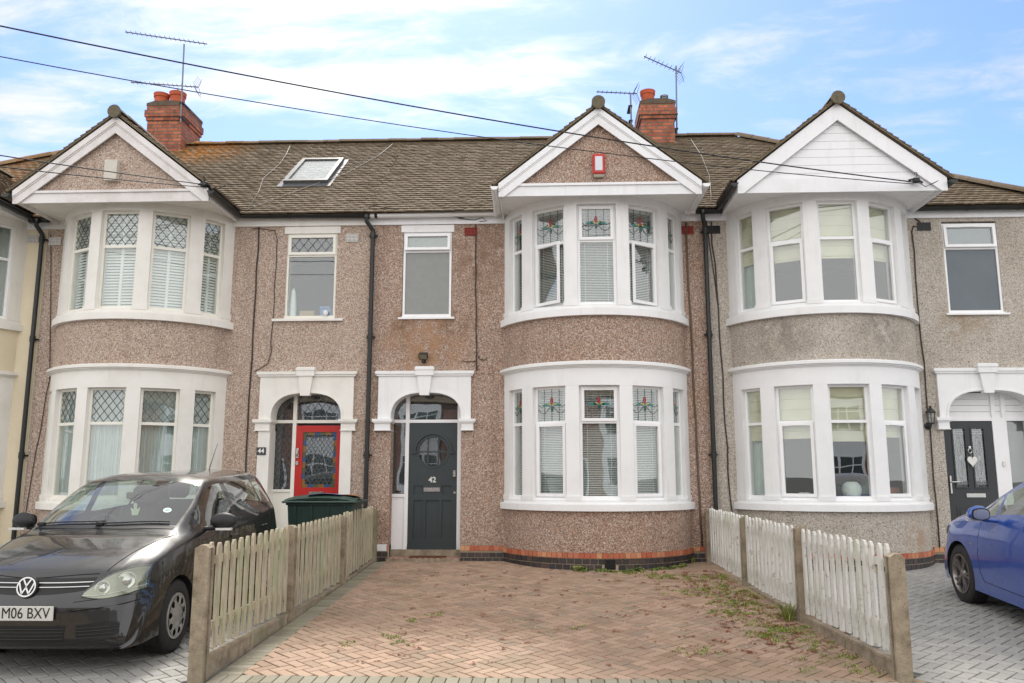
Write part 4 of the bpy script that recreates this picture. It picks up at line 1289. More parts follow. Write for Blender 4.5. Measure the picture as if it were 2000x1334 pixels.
for p in (P1, P2):
    c = (p[0] + p[1]) / 2
    for sg in (-1, 1):
        for ph in (0, pi):
            pts = [(c + sg * .055 * abs(sin(pi * t / 12)) ** .8, py0 + .013, 1.59 + (.30 if ph == 0 else -.30) * t / 12) for t in range(13)]
            m.tube(pts, .004, 5)
            pts = [(c + sg * .03 * sin(pi * t / 12), py0 + .013, 1.59 + (.38 if ph == 0 else -.38) * t / 12) for t in range(13)]
            m.tube(pts, .003, 5)
    for ph in range(8): m.tube([(c, py0 + .012, 1.59), (c + .045 * cos(ph * pi / 4), py0 + .012, 1.59 + .045 * sin(ph * pi / 4))], .004, 5)
    for zz in (1.19, 1.22, 1.97, 2.0): m.tube([(p[0], py0 + .013, zz), (p[1], py0 + .013, zz)], .004, 5)
m.build('etched_pattern', ETCH, door40)
m = MB(); m.box(6.51, 6.80, py0 - .014, py0 - .0005, .985, 1.045); m.box(6.53, 6.78, py0 - .02, py0 - .0142, 1.0, 1.03); m.build('letterbox', CHROME, door40)
m = MB(); m.bbox(a0 + .03, a0 + .06, py0 - .02, py0, 1.04, 1.32, .004); m.tube([(a0 + .045, py0 - .02, 1.22), (a0 + .045, py0 - .055, 1.22), (a0 + .17, py0 - .055, 1.22)], .01, 8); m.build('door_handle', CHROME, door40)
m = MB(); m.tube([(6.615 + .03 * sin(t * .6), py0 - .025, 1.70 + .035 * cos(t * .6)) for t in range(11)], .007, 6); m.bbox(6.595, 6.635, py0 - .03, py0, 1.735, 1.78, .005); m.build('door_knocker', CHROME, door40)
m = MB(); m.box(7.10, 7.135, .04, .057, 1.46, 1.54); m.build('door_bell', CHROME, h40)
m = MB(); m.box(6.14, 7.6, -.08, .2, .0, .15); m.build('threshold', CONC, h40)
hp = []
for i in range(40):
    t = 2 * pi * i / 40
    hp.append((6.635 + .0052 * 16 * sin(t) ** 3 * .9, 1.545 + .0058 * (13 * cos(t) - 5 * cos(2 * t) - 2 * cos(3 * t) - cos(4 * t))))
m = MB(); m.prism(hp, py0 - .035, py0 - .020); m.tube([(6.635, py0 - .027, 1.58), (6.617, py0 - .03, 1.68)], .002, 5)
tag(m.build('heart_decoration', simple('white_painted_wood_heart', S(226, 226, 220), .6, var=.1)), 'white wooden heart hanging on the black front door', 'decoration')

# skylight in the roof of 44
def roofP(x, y, n=0.0):
    c = 1 / TL; return Vector((x, y - n * MP * c, EZ + .03 + MP * (y - EY) + n * c))
sk = MB()
x0, x1, ya, yb = -4.74, -3.93, .96, 2.07
def skbox(mb, a, b, c, d, n0, n1):
    vs = [roofP(a, c, n0), roofP(b, c, n0), roofP(b, d, n0), roofP(a, d, n0), roofP(a, c, n1), roofP(b, c, n1), roofP(b, d, n1), roofP(a, d, n1)]
    mb.add(vs, [(0, 3, 2, 1), (4, 5, 6, 7), (0, 1, 5, 4), (1, 2, 6, 5), (2, 3, 7, 6), (3, 0, 4, 7)])
for (a, b, c, d) in ((x0, x1, ya, ya + .07), (x0, x1, yb - .06, yb), (x0, x0 + .07, ya + .07, yb - .06), (x1 - .07, x1, ya + .07, yb - .06)): skbox(sk, a, b, c, d, 0, .10)
skf = sk.build('skylight', simple('grey_aluminium_flashing', S(112, 112, 112), .4, .5, var=.2), h44)
sk = MB(); skbox(sk, x0 - .08, x1 + .08, ya - .14, ya, .03, .045); skbox(sk, x0 - .08, x0, ya, yb + .05, .02, .04); skbox(sk, x1, x1 + .08, ya, yb + .05, .02, .04); sk.build('flashing', simple('lead_flashing', S(88, 90, 94), .5, .4), skf)
sk = MB(); skbox(sk, x0 + .07, x1 - .07, ya + .07, yb - .06, .07, .076); sk.build('glass_pane', GLASS, skf)
sk = MB(); skbox(sk, x0 + .07, x1 - .07, ya + .07, yb - .06, .02, .03); sk.build('skylight_blind', simple('pale_skylight_blind', S(214, 220, 224), .6, var=.05), skf)
for h_ in (h44, h42, h40):     # doors stand back in their porches
    for o in h_.children:
        if o.name.split('.')[0] in ('door_frame', 'side_panel', 'fanlight_glass', 'side_glass', 'hall_screen', 'front_door', 'door_bell') or (o.name.split('.')[0] in ('leading', 'glass_pane')):
            o.location.y += .15
bpy.data.objects['heart_decoration'].location.y += .15
for h_ in (h44, h42, h40, h46): P(h_)
# ============================================================ cars
from mathutils.bvhtree import BVHTree
def car_paint(name, c, flake):
    m = Mat(name, rough=.30, color=c, metal=.2, coat=1.0)
    m.b.inputs['Coat Roughness'].default_value = .015
    m.col(m.mixc(m.mr(m.voro(900, out='Distance'), .1, .5, 0, .35), c, flake))
    m.rgh(m.mr(m.noise(9, 5), .3, .8, .26, .40))
    return m.m
CARGLASS = glass_mat('car_window_glass', tint=(.72, .84, .79, 1), ior=1.85)
PAINT_BLACK = car_paint('black_metallic_car_paint', S(11, 10, 12), S(26, 24, 27))
PAINT_BLUE = car_paint('blue_metallic_car_paint', S(30, 70, 156), S(52, 98, 184))
RUBBER = simple('tyre_rubber', S(46, 44, 44), .8, var=.25, scale=20, bump=.2)
TRIM = simple('black_car_trim', S(34, 34, 36), .55, var=.2)
SEAM = simple('panel_gap_black', S(8, 8, 8), .7, var=0)
SEAT = simple('dark_seat_fabric', S(84, 82, 82), .9, var=.3)
HUBC = simple('silver_hubcap', S(190, 190, 188), .32, .6, var=.15)
LAMPB = simple('headlight_reflector', S(140, 142, 130), .2, .85, var=.15, scale=18)
LENS = glass_mat('headlight_lens', tint=(.90, .92, .86, 1), ior=1.5)
AMB = simple('amber_lamp', S(220, 130, 50), .3, var=0)
def crom(p0, p1, p2, p3, t):
    return .5 * ((2 * p1) + (p2 - p0) * t + (2 * p0 - 5 * p1 + 4 * p2 - p3) * t * t + (3 * p1 - p0 - 3 * p2 + p3) * t ** 3)
class Car:
    """rows: (xtop, xlow, zt, y4,z4, y3,z3, y2,z2, z1, y0,z0, bow); car runs along +Y local, nose at 0 facing -Y"""
    W = [1, .95, .9, .25, .2, .1, .08, .06, 0, 0, 0]
    def __init__(s, rows, arches, ar, sub=8, nt=56):
        s.rows = rows; s.arches = arches; s.ar = ar; s.sub = sub; s.nt = nt
        s.K = len(rows) - 1
    def row(s, k):
        k = min(max(k, 0), s.K - 1e-6); i = int(k); t = k - i
        g = lambda j: s.rows[min(max(j, 0), s.K)]
        a, b, c, d = g(i - 1), g(i), g(i + 1), g(i + 2)
        out = []
        for q in range(len(b)):
            v = crom(a[q], b[q], c[q], d[q], t)
            lo, hi = min(b[q], c[q]), max(b[q], c[q]); e = (hi - lo) * .12 + 1e-4
            out.append(min(max(v, lo - e), hi + e))
        return out
    def ctrl(s, k):
        xt, xl, zt, y4, z4, y3, z3, y2, z2, z1, y0, z0, bow = s.row(k)
        lp = lambda a, b, t: (a[0] + (b[0] - a[0]) * t, a[1] + (b[1] - a[1]) * t)
        P0, P1, P2, P3, P4 = (y0, z0), (y2, z1), (y2, z2), (y3, z3), (y4, z4)
        P5 = (y4 * .55, z4 + (zt - z4) * .80); P6 = (0, zt)
        pts = [P0, P1, P2, lp(P2, P3, .85), lp(P3, P4, .10), lp(P3, P4, .90), lp(P4, P5, .15), lp(P4, P5, .6), P5, lp(P5, P6, .6), P6]
        return pts, xt, xl, bow
    def P(s, k, t):
        """t 0..1 from sill to roof centre; quadratic B-spline over control points"""
        pts, xt, xl, bow = s.ctrl(k)
        n = len(pts) - 1
        u = t * (n - 1); i = min(int(u), n - 2); f = u - i
        def mid(a, b): return ((pts[a][0] + pts[b][0]) / 2, (pts[a][1] + pts[b][1]) / 2)
        A = pts[0] if i == 0 else mid(i, i + 1)
        B = pts[i + 1]
        C = pts[n] if i == n - 2 else mid(i + 1, i + 2)
        y = (1 - f) ** 2 * A[0] + 2 * f * (1 - f) * B[0] + f * f * C[0]
        z = (1 - f) ** 2 * A[1] + 2 * f * (1 - f) * B[1] + f * f * C[1]
        w = [1, 1, 1, .55, .5, .15, .1, .05, 0, 0, 0]
        wa = w[i] if i else w[0]
        wt = w[min(i, n)] * (1 - f) + w[min(i + 1, n)] * f
        x = xt + (xl - xt) * wt + bow * (abs(y) / .88) ** 2.6
        return Vector((y, x, z))
    def make(s, root, glass, paint, name='body'):
        NK = s.K * s.sub; NT = s.nt
        half = [[s.P(i / s.sub, j / NT) for j in range(NT + 1)] for i in range(NK + 1)]
        V = []; idx = {}
        W = 2 * NT + 1
        for i in range(NK + 1):
            for j in range(W):
                if j <= NT: p = half[i][j].copy()
                else: p = half[i][2 * NT - j].copy(); p.x = -p.x
                V.append(p)
        faces = []; gl = {}
        dead = set(); fk = []
        for i in range(NK):
            for j in range(W - 1):
                k = (i + .5) / s.sub; jj = min(j + .5, 2 * NT - j - .5) / NT
                f = (i * W + j, i * W + j + 1, (i + 1) * W + j + 1, (i + 1) * W + j)
                c = sum((V[q] for q in f), Vector()) / 4
                g = glass(k, jj, c)
                if g:
                    gl.setdefault(g + ('L' if c.x > 0 else 'R') if g.startswith('side') else g, []).append(f); continue
                inside = any((c.y - ay) ** 2 + (c.z - az) ** 2 < s.ar ** 2 and abs(c.x) > .45 and c.z < .8 for ay, az in s.arches)
                if inside:
                    for q in f: dead.add(q)
                    continue
                faces.append(f)
        live = set(q for f in faces for q in f)
        for q in dead & live:
            p = V[q]
            for ay, az in s.arches:
                d = sqrt((p.y - ay) ** 2 + (p.z - az) ** 2)
                if abs(d - s.ar) < .07 and d > 1e-3:
                    p.y = ay + (p.y - ay) * s.ar / d; p.z = az + (p.z - az) * s.ar / d
        s.V = V
        def sub_mesh(name, fs, mat, parent, off=0.0):
            used = sorted({q for f in fs for q in f}); mp_ = {q: n for n, q in enumerate(used)}
            me = bpy.data.meshes.new(name); me.from_pydata([tuple(V[q]) for q in used], [], [tuple(mp_[q] for q in f)[::-1] for f in fs])
            me.materials.append(mat); me.update(); me.shade_smooth()
            o = bpy.data.objects.new(name, me); link(o, parent); return o
        s.body = sub_mesh(name, faces, paint, root)
        s.bvh = BVHTree.FromPolygons([tuple(v) for v in V], faces + [f for l in gl.values() for f in l])
        for k_, fs in gl.items():
            nm = {'screen': 'windscreen', 'rear': 'rear_window'}.get(k_, 'side_window')
            sub_mesh(nm, fs, CARGLASS, root)
        # arch lips and wells
        for ay, az in s.arches:
            for sg in (-1, 1):
                m = MB(); n = 30; vs = []
                for q in range(n + 1):
                    a = -.55 + (pi + 1.1) * q / n
                    cy_, cz_ = ay + cos(a) * (s.ar + .004), az + sin(a) * (s.ar + .004)
                    h = s.bvh.ray_cast(Vector((sg * 1.5, ay + cos(a) * (s.ar + .018), az + sin(a) * (s.ar + .018))), Vector((-sg, 0, 0)))
                    xx = abs(h[0].x) if h[0] else .84
                    vs += [(sg * (xx - .004), cy_, cz_), (sg * .45, cy_, cz_)]
                m.add(vs, [(2 * q, 2 * q + 1, 2 * q + 3, 2 * q + 2) for q in range(n)])
                m.build('wheel_well', TRIM, root, smooth=True)
        m = MB(); m.box(-.62, .62, .25, s.rows[-1][0] - .2, .17, .30); m.box(-.80, .80, s.arches[0][0] + s.ar + .02, s.arches[1][0] - s.ar - .02, .17, .26)
        m.build('underbody', TRIM, root)
    def hit(s, a, b, view):
        if view == 'front': r = s.bvh.ray_cast(Vector((a, -3, b)), Vector((0, 1, 0)))
        elif view == 'top': r = s.bvh.ray_cast(Vector((a, b, 4)), Vector((0, 0, -1)))
        elif view == 'sideL': r = s.bvh.ray_cast(Vector((3, a, b)), Vector((-1, 0, 0)))
        else: r = s.bvh.ray_cast(Vector((-3, a, b)), Vector((1, 0, 0)))
        if r[0] is None: return None
        n = r[1].normalized()
        dr = {'front': Vector((0, -1, 0)), 'top': Vector((0, 0, 1)), 'sideL': Vector((1, 0, 0)), 'sideR': Vector((-1, 0, 0))}[view]
        if n.dot(dr) < 0: n = -n
        return r[0], n
    def patch(s, name, fn, view, mat, parent, off=.004, nu=24, nv=8, depth=.01, mirror=False, smooth=True):
        """fn(u,v) -> 2D coords; laid on the surface"""
        grid = []; 
        for i in range(nu + 1):
            rw = []
            for j in range(nv + 1):
                a, b = fn(i / nu, j / nv)
                h = s.hit(a, b, view)
                if h is None: h = (grid[-1][j] if grid else rw[-1] if rw else Vector((a, 0, b)), Vector((0, 0, 0)))
                    
                rw.append(h[0] + h[1] * off)
            grid.append(rw)
        m = MB(); vs = [p for r in grid for p in r]; W = nv + 1
        fs = [(i * W + j, i * W + j + 1, (i + 1) * W + j + 1, (i + 1) * W + j) for i in range(nu) for j in range(nv)]
        m.add(vs, fs)
        if mirror: m.add([(-p.x, p.y, p.z) for p in vs], [f[::-1] for f in fs])
        return m.build(name, mat, parent, smooth=smooth)
    def seam(s, mb, pts, view, r=.0035, off=.0005):
        out = []
        for a, b in pts:
            h = s.hit(a, b, view)
            if h: out.append(h[0] + h[1] * off)
        if len(out) > 1: mb.tube(out, r, 5)
def wheel(root, x, y, z, R, rimr, style, side):
    """side +1: outer face towards +x"""
    M = Matrix.Translation((x, y, z)) @ Matrix.Rotation(side * pi / 2, 4, 'Y')
    w = .10
    t = MB(); t.lathe([(rimr, -w), (R - .035, -w - .002), (R - .012, -w + .012), (R, -w + .035), (R + .001, 0), (R, w - .035), (R - .012, w - .012), (R - .035, w + .002), (rimr + .012, w), (rimr - .004, w - .015)], n=56, M=M)
    for rr in (-.05, -.018, .018, .05):
        t.lathe([(R + .0005, rr - .004), (R + .003, rr - .003), (R + .003, rr + .003), (R + .0005, rr + .004)], n=56, M=M)
    for k in range(60):
        a = 2 * pi * k / 60
        t.box(-.004, .004, -.0035, .0035, -w + .015, w - .015, 0, M @ Matrix.Rotation(a, 4, 'Z') @ Matrix.Translation((R + .0015, 0, 0)))
    wh = empty('wheel', (0, 0, 0)); wh.parent = root
    del wh
    wo = t.build('wheel', RUBBER, root, smooth=35)
    if style == 'cover':
        m = MB(); n = 9
        m.lathe([(rimr, w - .02), (rimr - .004, w + .002), (rimr - .016, w + .006), (rimr - .03, w + .002)], n=54, M=M)
        # cover disc with oval openings: spokes between
        m.lathe([(.0, w + .024), (.035, w + .024), (.06, w + .014), (.105, w + .010)], n=54, M=M)
        for k in range(n):
            a0 = 2 * pi * k / n
            ro, ri = rimr - .025, .10
            for j in range(10):
                ra = ri + (ro - ri) * j / 10; rb = ri + (ro - ri) * (j + 1) / 10
                def hw_(r):
                    f = (r - ri) / (ro - ri); open_ = sin(pi * min(max((f - .12) / .88, 0), 1)) ** .7 * .20
                    return pi / n - open_ * (1.0)
                vs = []
                for r_, zc in ((ra, 0), (rb, 0)):
                    h_ = hw_(r_); zz = w + .010 - .006 * ((r_ - ri) / (ro - ri))
                    for q in (-1, -.5, 0, .5, 1): vs.append((r_ * cos(a0 + h_ * q), r_ * sin(a0 + h_ * q), zz + .006 * (1 - q * q)))
                m.add(vs, [(q, q + 1, q + 6, q + 5) for q in range(4)], 0, M)
        m.build('hubcap', HUBC, wo, smooth=40)
    else:
        m = MB()
        m.lathe([(rimr, w - .015), (rimr - .002, w + .004), (rimr - .012, w + .006), (rimr - .02, w - .01), (rimr - .03, w - .06), (rimr - .03, -w)], n=54, M=M)
        m.lathe([(0, w - .005), (.03, w - .005), (.045, w - .015), (.07, w - .04)], n=36, M=M)
        for k in range(5):
            for d in (-.17, .17):
                a0 = 2 * pi * k / 5 + .3
                vs = []
                for r_, h_, dz, dd in ((.045, .016, -.012, .55), (.12, .013, -.014, .8), (.18, .012, -.010, .95), (rimr - .012, .016, -.002, 1.15)):
                    a = a0 + d * dd * (.6 if r_ < .1 else 1)
                    c = Vector((r_ * cos(a), r_ * sin(a), 0)); tdir = Vector((-sin(a), cos(a), 0))
                    for q, zz in ((-1, -.03), (-.7, 0), (.7, 0), (1, -.03)): vs.append(c + tdir * (h_ * q) + Vector((0, 0, w + dz + zz)))
                m.add(vs, [(4 * i + j, 4 * i + j + 1, 4 * i + j + 5, 4 * i + j + 4) for i in range(3) for j in range(3)], 0, M)
        m.build('rim', simple('dark_grey_alloy', S(150, 144, 142), .3, .8, var=.2), wo, smooth=30)
    m = MB(); m.lathe([(0, w - .05), (rimr - .004, w - .05)], n=36, M=M); m.lathe([(.13, w - .048), (.13, w - .03), (.0, w - .03)], n=30, M=M)
    m.build('brake_disc', DARKM, wo)
    return wo
def mirror_part(root, x, y, z, sg, mat, capmat=None):
    m = MB(); n = 14; W = []
    for i in range(n + 1):
        u = i / n; rad = .085 * (sin(pi * (.04 + .92 * u)) ** .45)
        W.append([(x + sg * (-.015 + .23 * u), y + .07 * cos(2 * pi * k / 16) * (rad / .085) + .04 * u, z + rad * sin(2 * pi * k / 16) * (1.05 if sin(2 * pi * k / 16) > 0 else .75)) for k in range(16)])
    vs = [p for r in W for p in r]
    m.add(vs, [(i * 16 + k, i * 16 + (k + 1) % 16, (i + 1) * 16 + (k + 1) % 16, (i + 1) * 16 + k) for i in range(n) for k in range(16)] + [tuple(range(15, -1, -1)), tuple(n * 16 + k for k in range(16))])
    m.tube([(x - sg * .14, y + .03, z - .075), (x + sg * .06, y + .02, z - .055)], .022, 8)
    o = m.build('door_mirror', mat, root, smooth=50)
    g_ = MB(); g_.prism([(x + sg * .105 + .092 * cos(q * pi / 12) * (1.0 if abs(cos(q * pi / 12)) < .9 else .97), z + .005 + .064 * (abs(sin(q * pi / 12)) ** .6) * (1 if sin(q * pi / 12) > 0 else -1)) for q in range(24)], y + .085, y + .104); g_.build('mirror_glass', TRIM, o)
    g_ = MB(); g_.prism([(x + sg * .105 + .080 * cos(q * pi / 12), z + .005 + .053 * (abs(sin(q * pi / 12)) ** .6) * (1 if sin(q * pi / 12) > 0 else -1)) for q in range(24)], y + .1041, y + .107); g_.build('mirror_glass', CHROME, o)
    a = MB(); a.box(min(x + sg * .05, x + sg * .2), max(x + sg * .05, x + sg * .2), y - .055, y - .01, z - .075, z - .055); a.build('indicator', simple('clear_indicator', S(220, 220, 215), .2), o)
    return o

# ---- black hatchback -------------------------------------------------
#        xt    xl   zt    y4   z4    y3   z3    y2   z2    z1   y0   z0   bow
golf = [(.12, .04, .200, .60, .200, .68, .200, .74, .200, .199, .72, .19, .20),
        (.01, .05, .255, .64, .255, .74, .25, .80, .245, .22, .79, .20, .24),
        (.00, .07, .40, .66, .40, .77, .39, .835, .36, .28, .825, .205, .27),
        (.00, .09, .51, .66, .51, .78, .50, .845, .45, .32, .838, .21, .29),
        (.025, .12, .60, .66, .60, .785, .58, .855, .50, .34, .845, .215, .30),
        (.055, .16, .67, .65, .67, .785, .645, .862, .54, .35, .85, .22, .30),
        (.11, .21, .765, .64, .755, .785, .725, .866, .58, .36, .855, .22, .28),
        (.22, .30, .835, .64, .82, .79, .785, .870, .62, .37, .86, .22, .24),
        (.50, .54, .930, .655, .905, .81, .855, .876, .66, .38, .86, .22, .16),
        (.85, .86, 1.005, .675, .975, .83, .905, .879, .68, .39, .865, .22, .12),
        (1.10, 1.12, 1.045, .70, 1.02, .84, .945, .879, .69, .39, .865, .22, .13),
        (1.50, 1.52, 1.275, .70, 1.215, .845, .97, .879, .70, .39, .865, .22, .12),
        (1.92, 1.94, 1.475, .645, 1.41, .85, .985, .879, .70, .39, .865, .22, .08),
        (2.30, 2.30, 1.525, .635, 1.455, .85, .995, .879, .70, .39, .865, .22, .03),
        (2.90, 2.90, 1.520, .63, 1.45, .85, 1.005, .879, .70, .39, .865, .22, .0),
        (3.40, 3.40, 1.505, .615, 1.435, .84, 1.02, .875, .70, .39, .86, .22, .0),
        (3.78, 3.76, 1.465, .60, 1.395, .815, 1.03, .86, .70, .39, .84, .22, -.03),
        (4.00, 3.98, 1.12, .64, 1.08, .77, 1.00, .83, .70, .39, .80, .22, -.10),
        (4.09, 4.10, .96, .64, .94, .74, .91, .79, .65, .39, .76, .22, -.16),
        (4.19, 4.17, .60, .62, .58, .70, .55, .74, .48, .36, .70, .22, -.18),
        (4.12, 4.16, .26, .58, .25, .66, .245, .70, .24, .235, .68, .215, -.18)]
def golf_glass(k, t, c):
    if t > .595 and 10.25 < k < 11.93: return 'screen'
    if t > .60 and 16.12 < k < 16.95: return 'rear'
    if .40 < t < .515:
        if 10.75 < k < 13.05: return 'sideA'
        if 13.25 < k < 14.75: return 'sideB'
        if 14.85 < k < 15.75: return 'sideC'
    return None
def shell_interior(root, y0, y1, wheelx=-.36, roofz=1.3):
    m = MB()
    m.box(-.70, .70, y0, y1, .30, .36); m.build('cabin_floor', SEAT, root)
    m = MB(); m.prism([(y0 - .05, .92), (y0 + .25, .97), (y0 + .55, .90), (y0 + .6, .65), (y0, .5)], -.70, .70, 'x'); m.build('dashboard', TRIM, root)
    m = MB(); m.box(-.74, .74, y0 + .35, y0 + 2.5, .45, .90); 
    def seat(x, y, bench=False):
        w = .25 if not bench else .6
        s_ = MB(); s_.bbox(x - w, x + w, y, y + .48, .45, .62, .04)
        M = Matrix.Translation((x, y + .48, .58)) @ Matrix.Rotation(-.30, 4, 'X')
        s_.bbox(-w * .95, w * .95, -.06, .07, 0, .58, .045, 0, M)
        for hx in ((0,) if not bench else (-.35, .35)): s_.bbox(hx - .13, hx + .13, -.05, .05, .60, .80, .04, 0, M)
        s_.build('seat', SEAT, root)
    seat(-.36, y0 + .85); seat(.36, y0 + .85); seat(0, y0 + 1.75, True)
    m = MB(); R_ = .185
    M = Matrix.Translation((wheelx, y0 + .62, .93)) @ Matrix.Rotation(radians(65), 4, 'X')
    m.tube([(R_ * cos(2 * pi * t / 24), R_ * sin(2 * pi * t / 24), 0) for t in range(25)], .016, 8, 0, M)
    m.bbox(-.08, .08, -.05, .05, -.02, .02, .02, 0, M); m.box(-.17, .17, -.015, .015, -.01, .01, 0, M)
    m.build('steering_wheel', TRIM, root, smooth=40)
def quadfn(bl, br, tr, tl):
    """bilinear patch in the projection plane"""
    def f(u, v):
        a = (bl[0] + (br[0] - bl[0]) * u, bl[1] + (br[1] - bl[1]) * u); b = (tl[0] + (tr[0] - tl[0]) * u, tl[1] + (tr[1] - tl[1]) * u)
        return (a[0] + (b[0] - a[0]) * v, a[1] + (b[1] - a[1]) * v)
    return f
def curvefn(bot, top):
    def lerp(c, u):
        n = len(c) - 1; i = min(int(u * n), n - 1); f = u * n - i
        g = lambda j: c[min(max(j, 0), n)]
        return tuple(crom(g(i - 1)[q], g(i)[q], g(i + 1)[q], g(i + 2)[q], f) for q in (0, 1))
    def f(u, v):
        a = lerp(bot, u); b = lerp(top, u)
        return (a[0] + (b[0] - a[0]) * v, a[1] + (b[1] - a[1]) * v)
    return f
car1 = empty('parked_car', (0, 0, 0), 0, 'black hatchback parked on the grey paving in front of the leaded bay window', 'car')
C1 = Car(golf, [(.88, .31), (3.458, .31)], .352)
C1.make(car1, golf_glass, PAINT_BLACK)
# grille, intakes
C1.patch('grille', curvefn([(-.44, .665), (-.25, .645), (0, .635), (.25, .645), (.44, .665)], [(-.50, .755), (-.25, .757), (0, .76), (.25, .757), (.50, .755)]), 'front', simple('grille_black', S(12, 12, 12), .5, var=0), car1, .003)
m = MB()
for zz, hw_ in ((.722, .485), (.690, .462)):
    pts = []
    for i in range(25):
        h = C1.hit(-hw_ + 2 * hw_ * i / 24, zz, 'front')
        if h: pts.append(h[0] + h[1] * .010)
    m.tube(pts, .0055, 6)
m.build('grille_bar', CHROME, car1, smooth=50)
C1.patch('lower_grille', quadfn((-.33, .285), (.33, .285), (.34, .405), (-.34, .405)), 'front', simple('grille_black', S(12, 12, 12), .5, var=0), car1, .003)
FG = curvefn([(.42, .30), (.55, .30), (.68, .315), (.70, .33)], [(.41, .40), (.55, .415), (.66, .415), (.70, .385)])
BS = curvefn([(.36, .515), (.55, .53), (.70, .545), (.79, .56)], [(.38, .575), (.55, .59), (.70, .60), (.80, .60)])
for sg in (-1, 1):
    C1.patch('fog_grille', lambda u, v: (sg * FG(u, v)[0], FG(u, v)[1]), 'front', bpy.data.materials['grille_black'], car1, .003)
    C1.patch('bumper_strip', lambda u, v: (sg * BS(u, v)[0], BS(u, v)[1]), 'front', PAINT_BLACK, car1, .012)
m = MB()
for zz in (.305, .330, .355, .380):
    for (a, b) in ((-.33, .33), (.42, .685), (-.685, -.42)):
        pts = [C1.hit(a + (b - a) * i / 12, zz, 'front') for i in range(13)]; m.tube([p[0] + p[1] * .007 for p in pts if p], .0035, 5)
m.build('grille_slat', TRIM, car1)
# bumper rubbing strips and lip
m = MB()
for sg in (-1, 1):
    for pts in ([(.36, .512), (.55, .527), (.70, .542), (.79, .557)], [(.38, .578), (.55, .593), (.70, .603), (.80, .603)]): C1.seam(m, [(sg * a, b) for a, b in pts], 'front', .005, .004)
C1.seam(m, [(-.74 + 1.48 * i / 20, .26 + .03 * abs(-1 + i / 10) ** 2) for i in range(21)], 'front', .004)
m.build('bumper_seam', SEAM, car1)
# headlights
def hl(grow=0):
    return curvefn([(.43 - grow, .618 - grow), (.56, .596 - grow), (.70, .612 - grow), (.805 + grow * .4, .645 - grow)],
                   [(.44 - grow, .645 + grow), (.56, .745 + grow), (.68, .795 + grow), (.79 + grow * .4, .795 + grow)])
for sg in (-1, 1):
    b = C1.patch('headlight', lambda u, v: (sg * hl(.006)(u, v)[0], hl(.006)(u, v)[1]), 'front', TRIM, car1, .003)
    C1.patch('reflector', lambda u, v: (sg * hl()(u, v)[0], hl()(u, v)[1]), 'front', LAMPB, b, .006)
    for (cx_, cz_, r_) in ((.555, .672, .052), (.690, .712, .064)):
        h = C1.hit(sg * cx_, cz_, 'front')
        M = Matrix.Translation(h[0] + h[1] * .006) @ h[1].lerp(Vector((0, -1, 0)), .3).to_track_quat('Z', 'Y').to_matrix().to_4x4()
        q = MB(); q.lathe([(r_ * 1.08, .0), (r_ * 1.08, .008), (r_, .010), (r_ * .95, .004), (r_ * .6, -.0), (.0, .0)], n=24, M=M)
        q.lathe([(r_ * .6, .004), (r_ * .55, .014), (r_ * .35, .022), (0, .026)], n=20, M=M)
        q.build('lamp', CHROME, b, smooth=40)
    C1.patch('lens', lambda u, v: (sg * hl()(u, v)[0], hl()(u, v)[1]), 'front', LENS, b, .032)
    q = MB(); pts = [hl()(i / 12, .16) for i in range(13)]; C1.seam(q, [(sg * a, c) for a, c in pts], 'front', .003, .012); q.build('lamp_trim', CHROME, b)
# round badge with V over W
h = C1.hit(0, .705, 'front'); M = Matrix.Translation((0, h[0].y - .030, .700)) @ Matrix.Rotation(radians(76), 4, 'X')
bd = MB(); bd.lathe([(.086, -.01), (.086, .004), (.0, .006)], n=32, M=M); bd = bd.build('badge', TRIM, car1, smooth=40)
q = MB(); q.lathe([(.078, .005), (.078, .012), (.067, .012), (.067, .005)], n=36, M=M)
def stroke(mb, pts, w, z0, z1, M):
    for (a, b) in zip(pts, pts[1:]):
        d = Vector((b[0] - a[0], b[1] - a[1])); L_ = d.length; an = atan2(d.y, d.x)
        mb.box(-w * .3, L_ + w * .3, -w / 2, w / 2, z0, z1, 0, M @ Matrix.Translation((a[0], a[1], 0)) @ Matrix.Rotation(an, 4, 'Z'))
stroke(q, [(-.031, .060), (-.000, .008), (.031, .060)], .012, .0062, .012, M)
stroke(q, [(-.060, .030), (-.028, -.052), (0, -.004), (.028, -.052), (.060, .030)], .012, .006, .0118, M)
q.build('emblem', CHROME, bd)
# number plate
yf = C1.hit(0, .5, 'front')[0].y
PL = simple('number_plate_white', S(206, 206, 200), .35, var=.05)
q = MB(); q.bbox(-.26, .26, yf - .022, yf - .010, .450, .562, .004); q.box(-.24, .24, yf - .0099, yf + .03, .46, .55); plate = q.build('number_plate', PL, car1)
text_obj('plate_lettering', 'M06 BXV', .118, simple('plate_black', S(16, 16, 18), .5, var=0), Matrix.Translation((.235, yf - .0235, .506)) @ Matrix.Rotation(pi / 2, 4, 'X'), .0008, plate, align='RIGHT', sx=.84)
